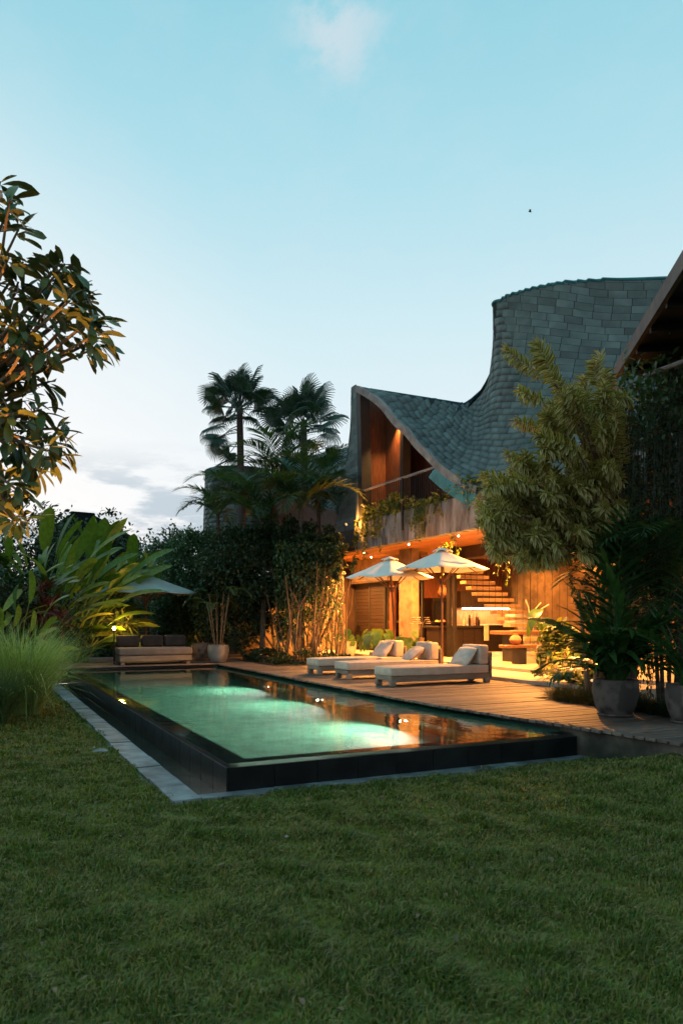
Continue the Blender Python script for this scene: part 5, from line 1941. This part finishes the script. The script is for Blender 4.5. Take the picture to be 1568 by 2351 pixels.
for k in range(4):
    e_ = dcore + Vector((rng.uniform(-.3, .3), rng.uniform(-.3, .3), rng.uniform(-.6, .6)))
    MB().tube([tuple(p) for p in catmull([dtb + Vector((rng.uniform(-.2, .2), rng.uniform(-.2, .2), 0)), dtb.lerp(e_, .5) + Vector((rng.uniform(-.2, .2), rng.uniform(-.2, .2), 0)), e_], 6)], list(np.linspace(.06, .03, 13)), 7).build('trunk', BARK, dt, True)

bush('twiggy_creeper', 'dark twiggy creeper hanging below the striped dracaena', 'vine', [(D(1400, 1330, 10.9), (.42, .4, .75)), (D(1440, 1250, 11.2), (.5, .5, .8)), (D(1345, 1345, 11.2), (.22, .3, .5))], .09, .03, DARKL, (8.5, 8.4, .345), 2600, 8, stem_m=STEMM)

# ---------------------------------------------------------------- dark hanging vines on the right
def strand_mesh(L, nlf, ll, m, sway=.12, name='strand', lw=.4):
    mb = MB()
    n = 12
    ph = rng.uniform(0, 6)
    pts = np.array([(sway * math.sin(ph + 3.1 * i / n) * (i / n), sway * math.cos(ph * 1.7 + 2.3 * i / n) * (i / n), -L * i / n) for i in range(n + 1)])
    mb.tube([tuple(p) for p in pts], [.006] * (n + 1), 4)
    V0, F0, E0 = leafV(1, lw, 2, .2, .35)
    u = nr.random(nlf)
    T = np.stack([np.interp(u * n, np.arange(n + 1), pts[:, k]) for k in range(3)], 1) + nr.normal(0, .03, (nlf, 3))
    Dr = rvec(nlf) * np.array([1, 1, .5]) + np.array([0, 0, -.35])
    P_, FF, rn = joined(V0, F0, frames(Dr), T, ll * (.6 + .7 * nr.random(nlf)))
    mb.add(P_, [tuple(f) for f in FF])
    a_ = np.concatenate([np.zeros(len(mb.v) - len(P_)), rn])
    me = npmesh(name, np.array(mb.v), [list(f) for f in mb.f], False, {'rnd': a_})
    me.materials.append(m)
    return me


vc = Vector((8.9, 6.9, .34))
vt = thing('vine_curtain', vc, 'dense dark curtain of hanging vines below the right hand eave', 'vine')
sm_ = [strand_mesh(rng.uniform(3.2, 4.4), 150, .085, DARKL) for _ in range(6)]
for k in range(95):
    px = rng.uniform(1420, 1640)
    top = D(px, (rng.uniform(870, 1090) if px < 1490 else rng.uniform(835, 930) - (px - 1500) * .25), rng.uniform(9.9, 12.2))
    o = link('strand', sm_[k % 6], None, vt)
    o.matrix_local = Matrix.Translation(top - vc) @ Matrix.Rotation(rng.uniform(0, 6.28), 4, 'Z') @ Matrix.Scale(rng.uniform(.75, 1.0), 4)
V, F, E = leafV(.10, .05, 3, .2, .3)
T = np.array([D(1600 - 175 * rng.random() ** 1.6, rng.gauss(905, 45), rng.uniform(9.8, 11.4)) for _ in range(1300)])
jleaf('top_foliage', HEDGE, V, F, rvec(len(T)) + np.array([0, 0, .3]), T, .6 + .8 * nr.random(len(T)), vt)
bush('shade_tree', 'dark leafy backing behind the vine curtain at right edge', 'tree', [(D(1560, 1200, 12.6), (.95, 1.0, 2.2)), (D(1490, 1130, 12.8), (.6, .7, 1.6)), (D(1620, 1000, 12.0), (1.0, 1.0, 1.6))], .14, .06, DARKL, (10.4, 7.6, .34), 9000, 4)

# ---------------------------------------------------------------- potted plants
def pot(c, rt_, h, m, label, cat='pot', saucer=True, n=28):
    t = thing('plant_pot', c, label, cat)
    pf = [(rt_ * .62, 0), (rt_ * .70, .02), (rt_ * .88, h * .3), (rt_ * 1.0, h * .62), (rt_ * 1.0, h * .86), (rt_ * .95, h * .97), (rt_ * .97, h), (rt_ * .86, h), (rt_ * .84, h * .90), (.02, h * .88)]
    MB().lathe(pf, c, 40, jit=.006).build('bowl', m, t, True)
    if saucer:
        MB().lathe([(rt_ * .74, 0), (rt_ * .80, .02), (rt_ * .80, .035), (rt_ * .7, .03)], (c[0], c[1], c[2] + .001), n).build('saucer', m, t)
    return t


def strap_mesh(L, Wd, bend, n=8):
    V, F, E = leafV(1, Wd / L, n, .22, 0, .35, .5)
    us = np.linspace(0, 1, n + 1)
    ang = 1.35 - bend * us ** 1.5
    xx = np.concatenate([[0], np.cumsum(np.cos(ang[:-1]))]) / n * L
    zz_ = np.concatenate([[0], np.cumsum(np.sin(ang[:-1]))]) / n * L
    Vn = np.stack([np.repeat(xx, 3), V[:, 1] * L, np.repeat(zz_, 3) + np.abs(V[:, 1]) * L * .35], 1)
    me = npmesh('leaf', Vn, F, True)
    me.materials.append(STRAP)
    return me


stm = [strap_mesh(.95, .075, 1.2), strap_mesh(1.1, .07, 1.9), strap_mesh(.8, .085, 2.4), strap_mesh(1.15, .06, .7), strap_mesh(.65, .09, 2.9)]


def strap_plant(c, N, s0, label, lean=0, frond=None):
    t = thing('strap_leaf_plant', c, label, 'plant', 'potted plants on the near deck')
    for k in range(N):
        o = link('leaf', stm[rng.choices(range(5), (3, 3, 3, 2, 2))[0]], None, t)
        r_ = .10 * math.sqrt(rng.random())
        a = rng.uniform(0, 2 * PI)
        o.matrix_local = Matrix.Translation((r_ * math.cos(a), r_ * math.sin(a), 0)) @ Matrix.Rotation(a + rng.gauss(0, .4), 4, 'Z') @ Matrix.Rotation(rng.uniform(-.15, .2), 4, 'Y') @ Matrix.Rotation(rng.uniform(-.4, .4), 4, 'X') @ Matrix.Scale(s0 * rng.uniform(.7, 1.1), 4)
    return t


pot((7.34, 7.10, DZ + .004), .285, .47, POTM, 'weathered dark concrete pot on the near deck corner')
sp = strap_plant((7.34, 7.10, DZ + .42), 140, 1.25, 'dark strap leaved plant filling the near concrete pot')
arf = [frond_mesh(1.55, 15, .55, .075, (1.1, .0), m=STRAP, vee=.2), frond_mesh(1.75, 18, .5, .06, (1.3, .4), m=STRAP, vee=.2), frond_mesh(1.3, 12, .55, .085, (.85, -.5), m=STRAP, vee=.15)]
for (az, el, v, s) in ((2.95, .10, 0, 1.0), (2.5, .25, 2, .9), (3.5, .3, 2, .85), (.6, -.15, 1, 1.5), (1.6, -.3, 1, 1.45), (2.9, -.35, 1, 1.4), (4.6, -.35, 1, 1.3), (0.1, .1, 0, 1.2), (5.2, 0, 0, .9), (4.2, .1, 0, .8), (2.2, -.25, 1, 1.2)):
    o = link('frond', arf[v], None, sp)
    o.matrix_local = Matrix.Translation((0, 0, .05)) @ Matrix.Rotation(az - TH, 4, 'Z') @ Matrix.Rotation(el, 4, 'Y') @ Matrix.Scale(s, 4)
pot((7.62, 6.22, DZ + .004), .27, .46, POTM, 'weathered brown pot cut by the right picture edge')
sp2 = strap_plant((7.62, 6.22, DZ + .42), 60, .95, 'strap leaved plant in the pot at right picture edge')
for (az, el, v, s) in ((2.6, .2, 2, .8), (3.4, .1, 0, .85), (1.2, -.1, 1, 1.1)):
    o = link('frond', arf[v], None, sp2)
    o.matrix_local = Matrix.Translation((0, 0, .05)) @ Matrix.Rotation(az - TH, 4, 'Z') @ Matrix.Rotation(el, 4, 'Y') @ Matrix.Scale(s, 4)
# areca palm behind the near pots
ar = thing('areca_palm', (8.3, 7.1, .345), 'slender areca palm rising behind the near pots', 'palm tree')
for k in range(5):
    a = k * 1.3
    p = Vector((8.3 + .12 * math.cos(a), 7.1 + .12 * math.sin(a), .34))
    MB().tube([p, p + Vector((.05 * math.cos(a), .05 * math.sin(a), .9)), p + Vector((.14 * math.cos(a), .14 * math.sin(a), 1.5))], [.03, .026, .018], 7).build('cane', PALMBARK, ar, True)
for k in range(13):
    o = link('frond', ff[k % 4], None, ar)
    o.matrix_local = Matrix.Translation((0, 0, 1.2 + rng.uniform(-.2, .4))) @ Matrix.Rotation(k * 2.39996, 4, 'Z') @ Matrix.Rotation(rng.uniform(-.2, .1), 4, 'Y') @ Matrix.Scale(rng.uniform(.75, .98), 4)

# mondo grass bed
mg_ = thing('mondo_grass', (8.5, 7.6, .345), 'low dark mondo grass bed behind the near pots', 'grass')
mg_['kind'] = 'stuff'
for k in range(34):
    x, y = rng.uniform(7.93, 9.2), rng.uniform(5.2, 9.12)
    if k < 18:
        x, y = rng.uniform(7.92, 8.25), 5.2 + k * .225
    blade_mass('tuft', MONDO, mg_, (x, y, .345), 420, .31, .007, .6, .19, n=3, stiff=.9)

# vine covered planter in the warm light
t = thing('vine_planter', (10.15, 11.2, .42), 'tall planter smothered in yellow green vines lit orange', 'plant')
MB().lathe([(.18, 0), (.24, .2), (.27, .55), (.28, .6), (.24, .6), (.23, .55), (.02, .52)], (10.15, 11.2, .422), 18, jit=.05).build('planter', STEMM, t, True)
V, F, E = leafV(.14, .10, 4, .2, .35, .35, .75)
N = 900
T = np.array([10.15, 11.2, 1.0]) + rvec(N) * np.array([.42, .42, .52]) * (.7 + .35 * nr.random((N, 1)))
T[:, 2] = np.maximum(T[:, 2], .46)
jleaf('vine_leaves', VINEL, V, F, rvec(N) + np.array([0, 0, -.2]), T, .6 + .7 * nr.random(N), t)
for k in range(18):
    a = rng.uniform(0, 6.28)
    p0 = Vector((10.15 + .25 * math.cos(a), 11.2 + .25 * math.sin(a), 1.1))
    MB().tube([tuple(p) for p in catmull([p0, p0 + Vector((.12 * math.cos(a), .12 * math.sin(a), -.3)), p0 + Vector((rng.uniform(-.1, .1) + .2 * math.cos(a), .2 * math.sin(a), -.64))], 5)], .009, 4).build('tendril', STEMM, t)
bush('ground_vines', 'sprawling lit ground vines around the planter foot', 'vine', [(Vector((9.75, 10.6, .5)), (.5, .7, .14)), (Vector((9.7, 9.7, .48)), (.45, .5, .16)), (Vector((10.2, 10.2, .6)), (.4, .5, .25))], .12, .05, VINEL, (9.8, 10.3, .42), 1500, 3)


def heart_mesh(pet, L, Wd, bend, m, droop=.5):
    mb = MB()
    pts = [Vector((bend * pet * (i / 6) ** 2, 0, pet * i / 6)) for i in range(7)]
    mb.tube(pts, list(np.linspace(.014, .008, 7)), 5)
    V0, F0, E0 = leafV(L, Wd, 6, .18, droop, .28, .75)
    V0[:, 0] -= .18 * L
    tg = Vector((math.cos(-.5), 0, math.sin(-.5)))
    V0 = V0 @ frames(np.array([tg]))[0].T + np.array(pts[-1])
    mb.add(V0, [tuple(f) for f in F0])
    me = npmesh('leaf', np.array(mb.v), [list(f) for f in mb.f], True)
    me.materials.append(m)
    return me


hrm = [heart_mesh(.55, .42, .30, .35, ALOC), heart_mesh(.7, .46, .32, .25, ALOC), heart_mesh(.4, .36, .28, .6, ALOC)]
for (px, py, d, N, s, ph, lab) in ((862, 1497, 20.2, 15, 1.05, .0, 'lush heart leaved plant left of the parasol pole'), (935, 1500, 19.6, 12, .85, 0, 'heart leaved plant between the two parasol poles'), (995, 1497, 19.4, 7, .55, 0, 'small heart leaved plant behind the middle lounger'),
                                   (1250, 1520, 16.5, 9, 1.0, .25, 'dark heart leaved plant drooping beside the dining bench')):
    c = D(px, py, d)
    c.z = .43 if c.x < 10.7 else FZ
    pt_ = pot((c.x, c.y, c.z), .17, .26 + ph, POTW, 'small pale pot of the ' + lab.replace(' plant', ''), saucer=False, n=18)
    t = thing('heart_leaf_plant', (c.x, c.y, c.z + .24 + ph), lab, 'plant', 'heart leaved plants on the terrace')
    for k in range(N):
        o = link('leaf', hrm[k % 3], None, t)
        a = k * 2.39996
        o.matrix_local = Matrix.Rotation(a, 4, 'Z') @ Matrix.Rotation(rng.uniform(.0, .55), 4, 'Y') @ Matrix.Scale(s * rng.uniform(.75, 1.15), 4)
# white pot with drooping broad leaves by the left column
pot((10.12, 20.45, .425), .27, .48, POTW, 'pale rough pot standing at the left column foot')
t = thing('broad_leaf_plant', (10.12, 20.45, .87), 'broad leaved plant drooping over the pale rough pot', 'plant')
for k in range(10):
    o = link('leaf', hrm[k % 3], None, t)
    o.matrix_local = Matrix.Rotation(k * 2.4, 4, 'Z') @ Matrix.Rotation(rng.uniform(.5, 1.1), 4, 'Y') @ Matrix.Scale(rng.uniform(.6, .9), 4)
# orchid
oc = D(966, 1480, 19.2)
t = thing('orchid', (oc.x, oc.y, FZ), 'tall white orchid in a slim stand beside the counter', 'plant')
MB().lathe([(.10, 0), (.08, .05), (.06, .4), (.09, .55), (.10, .6), (.03, .58)], (oc.x, oc.y, FZ + .002), 14).build('stand', STEMM, t, True)
for k in range(5):
    a = k * 1.25
    q = [Vector((oc.x, oc.y, FZ + .58)), Vector((oc.x + .06 * math.cos(a), oc.y + .06 * math.sin(a), FZ + .95)), Vector((oc.x + .22 * math.cos(a), oc.y + .22 * math.sin(a), FZ + 1.12))]
    MB().tube([tuple(p) for p in catmull(q, 5)], .007, 4).build('stem', STEMM, t)
    for j in range(4):
        e_ = q[2] + Vector((rng.uniform(-.06, .06), rng.uniform(-.06, .06), -.05 * j))
        V0, F0, E0 = leafV(.06, .05, 3, .2, .2, .6, .5)
        P_, FF, rn = joined(V0, F0, frames(np.array([[math.cos(b_), math.sin(b_), .25] for b_ in np.arange(5) * 1.257])), np.array([e_] * 5), np.ones(5))
        MB().add(P_, [tuple(f) for f in FF]).build('flower', ORCH, t, True)
# two pots at the far deck end
for (x, y, r_, h, lab) in ((6.10, 20.55, .30, .5, 'nearer'), (5.95, 21.6, .32, .52, 'farther')):
    pot((x, y, DZ + .004), r_, h, POTG if lab == 'nearer' else POTM, lab + ' round grey pot at the far deck end', saucer=False)
t = thing('cane_palm', (6.1, 20.55, DZ + .45), 'slender cane palm growing in the far grey pot', 'palm tree')
for k in range(9):
    a = k * .7
    p = Vector((6.1 + .1 * math.cos(a), 20.55 + .1 * math.sin(a), DZ + .44))
    tp = p + Vector((.22 * math.cos(a), .22 * math.sin(a), rng.uniform(1.0, 1.6)))
    MB().tube([p, p.lerp(tp, .5) + Vector((0, 0, .05)), tp], [.013, .012, .009], 5).build('cane', STEMM, t)
    o = link('frond', ff[3], None, t)
    o.matrix_local = Matrix.Translation(tp - wloc(t)) @ Matrix.Rotation(a, 4, 'Z') @ Matrix.Rotation(.2, 4, 'Y') @ Matrix.Scale(.45, 4)

# ---------------------------------------------------------------- balcony vines
bv = thing('balcony_vine', (10.1, 16.5, 4.42), 'yellow green vine spilling over the concrete balcony wall', 'vine')
V, F, E = leafV(.11, .085, 3, .2, .3, .4, .7)
N = 2600
yy = nr.uniform(13.7, 19.2, N)
hh = .26 + .14 * np.sin(yy * 2.3) + .18 * (yy > 17.3)
T = np.stack([10.08 + nr.normal(0, .10, N), yy, 4.44 + hh * nr.random(N) ** 1.2], 1)
keepm = nr.random(N) < np.clip(.4 + .3 * np.sin(yy * 3.7) + .6 * (yy > 17.2), .15, 1)
T = T[keepm]
jleaf('top_foliage', VINEL, V, F, rvec(len(T)), T, .6 + .7 * nr.random(len(T)), bv)
vsm = [strand_mesh(rng.uniform(.6, 1.5), 55, .085, VINEL, .08, lw=.7) for _ in range(5)]
for k in range(42):
    o = link('strand', vsm[k % 5], None, bv)
    y = rng.choice([rng.uniform(13.2, 19.0), rng.uniform(15.0, 16.6), rng.uniform(18.0, 19.6)])
    o.matrix_local = Matrix.Translation(Vector((9.97 + rng.uniform(-.04, .0), y, 4.5)) - wloc(bv)) @ Matrix.Rotation(rng.uniform(-.4, .4), 4, 'Z') @ Matrix.Scale(rng.uniform(.45, 1.0), 4)
vsn = [strand_mesh(rng.uniform(.5, .9), 26, .085, VINEL, .06, lw=.7) for _ in range(3)]
for k, (px, py) in enumerate(((1199, 1255), (1030, 1225), (1058, 1230), (905, 1250), (960, 1240), (1130, 1235))):
    o = link('strand', vsn[k % 3], None, bv)
    c = D(px, py, 17.5 if px < 1100 else 16)
    o.matrix_local = Matrix.Translation(Vector((10.0, c.y, min(c.z, 3.75))) - wloc(bv))

# ---------------------------------------------------------------- garden spotlights
def spotlight(loc, target, en, label, spot=110, col=WARM, bulb=.6, pr_=None):
    loc = Vector(loc)
    t = thing('garden_spotlight', loc, label, 'garden light', 'garden spotlights')
    dv_ = (Vector(target) - loc).normalized()
    MB().tube([loc + Vector((0, 0, -.18)), loc], .012, 6).build('spike', STEEL, t)
    MB().tube([loc - dv_ * .06, loc + dv_ * .05], [.035, .05], 12).build('housing', STEEL, t)
    MB().tube([loc + dv_ * .051, loc + dv_ * .054], .042, 12).build('lens', emat('spot glow', (1, .62, .24), bulb), t)
    lamp('garden_light', 'SPOT', loc + dv_ * .07, en, col, t, .006, target, spot, .7)
    return t


spotlight((-.35, 6.4, .18), D(20, 1060, 6.4), 1900, 'spotlight on the lawn under the left tree', 75, (1, .42, .09))
spotlight((-.35, 4.7, .18), D(20, 850, 6.4), 160, 'spotlight on the lawn left of the picture edge', 90, (1, .42, .09))
spotlight((9.75, 21.7, .55), (10.9, 23.4, 2.0), 520, 'spotlight in the bed below the left column', 140)
spotlight((8.75, 21.2, .52), (9.2, 22.6, 1.7), 130, 'spotlight in the bed under the dark hedge', 130)
spotlight((9.5, 10.55, .62), (10.2, 11.3, 1.0), 260, 'spotlight beside the vine planter', 140)
spotlight((9.2, 9.4, .52), (8.6, 8.3, 2.6), 130, 'spotlight below the striped dracaena', 110)
spotlight((9.7, 19.75, 4.35), (10.0, 17.8, 4.75), 260, 'small spotlight in the balcony planter', 150)
spotlight((10.9, 8.4, .7), (9.2, 7.0, 2.0), 110, 'spotlight behind the vine curtain', 140)
fl = D(262, 1443, 20.4)
t = thing('garden_lamp', (fl.x, fl.y, .3), 'glowing bulb garden lamp among leaves left of the daybed', 'garden light')
MB().tube([(fl.x, fl.y, .0), (fl.x, fl.y, fl.z - .07)], .02, 8).build('stake', STEEL, t)
MB().lathe([(.01, -.05), (.03, -.036), (.048, 0), (.03, .036), (.01, .05)], (fl.x, fl.y, fl.z), 14).build('bulb', emat('bulb glow', (1, .62, .22), 45), t, True)
lamp('garden_lamp_light', 'POINT', (fl.x + .3, fl.y + .5, fl.z + .1), 80, (1, .52, .14), t, .08)
bush('lit_bromeliad', 'spiky leaves glowing around the far garden lamp', 'plant', [(D(290, 1450, 21.9), (.5, .35, .42))], .42, .05, VINEL, (3.75, 22.4, .35), 300, 3)

# ---------------------------------------------------------------- fallen leaves
lt = link('leaf_litter', None, loc=(1, 4, 0))
tag(lt, 'scattered brown leaf bits and straw on the lawn', 'litter', kind='stuff')
V0, F0, E0 = leafV(.045, .018, 3, .4, .3)
d_ = nr.uniform(3, 12, 260)
r_ = nr.uniform(-.5, .5, 260) * d_
xx_, yy_ = d_ * SN + r_ * CN, d_ * CN - r_ * SN
ok_ = lawn_edge(xx_, yy_)
T = np.stack([xx_, yy_, lawn_z(xx_, yy_) + .035], 1)[ok_]
jleaf('bits', STEMM, V0, F0, rvec(len(T)) * np.array([1, 1, .2]), T, .5 + 1.0 * nr.random(len(T)), lt)
FL_ = leafmat('fallen leaf', [(.20, .22, .22), (.26, .28, .28)], rough=.7, transl=0)
for (x, y, a, s, lab) in ((1.19, 9.07, .3, 1.0, 'large pale fallen leaf on the lawn near the coping'), (1.25, 9.35, 1.8, .7, 'brown curled fallen leaf beside the pale one'), (1.95, 4.93, .9, .3, 'tiny pale petal on the middle of the lawn'), (3.93, 3.67, 2.2, .35, 'thin pale straw on the right of the lawn')):
    V0, F0, E0 = leafV(.2, .07, 6, .3, .1, .6, .6, .6)
    me = npmesh('fallen_leaf', V0, F0, True)
    o = link('fallen_leaf', me, FL_ if 'pale' in lab else STEMM)
    o.location = (x, y, .05)
    o.rotation_euler = (.1, -.08, a)
    o.scale = (s, s, s)
    tag(o, lab, 'leaf', 'fallen leaves on the lawn')
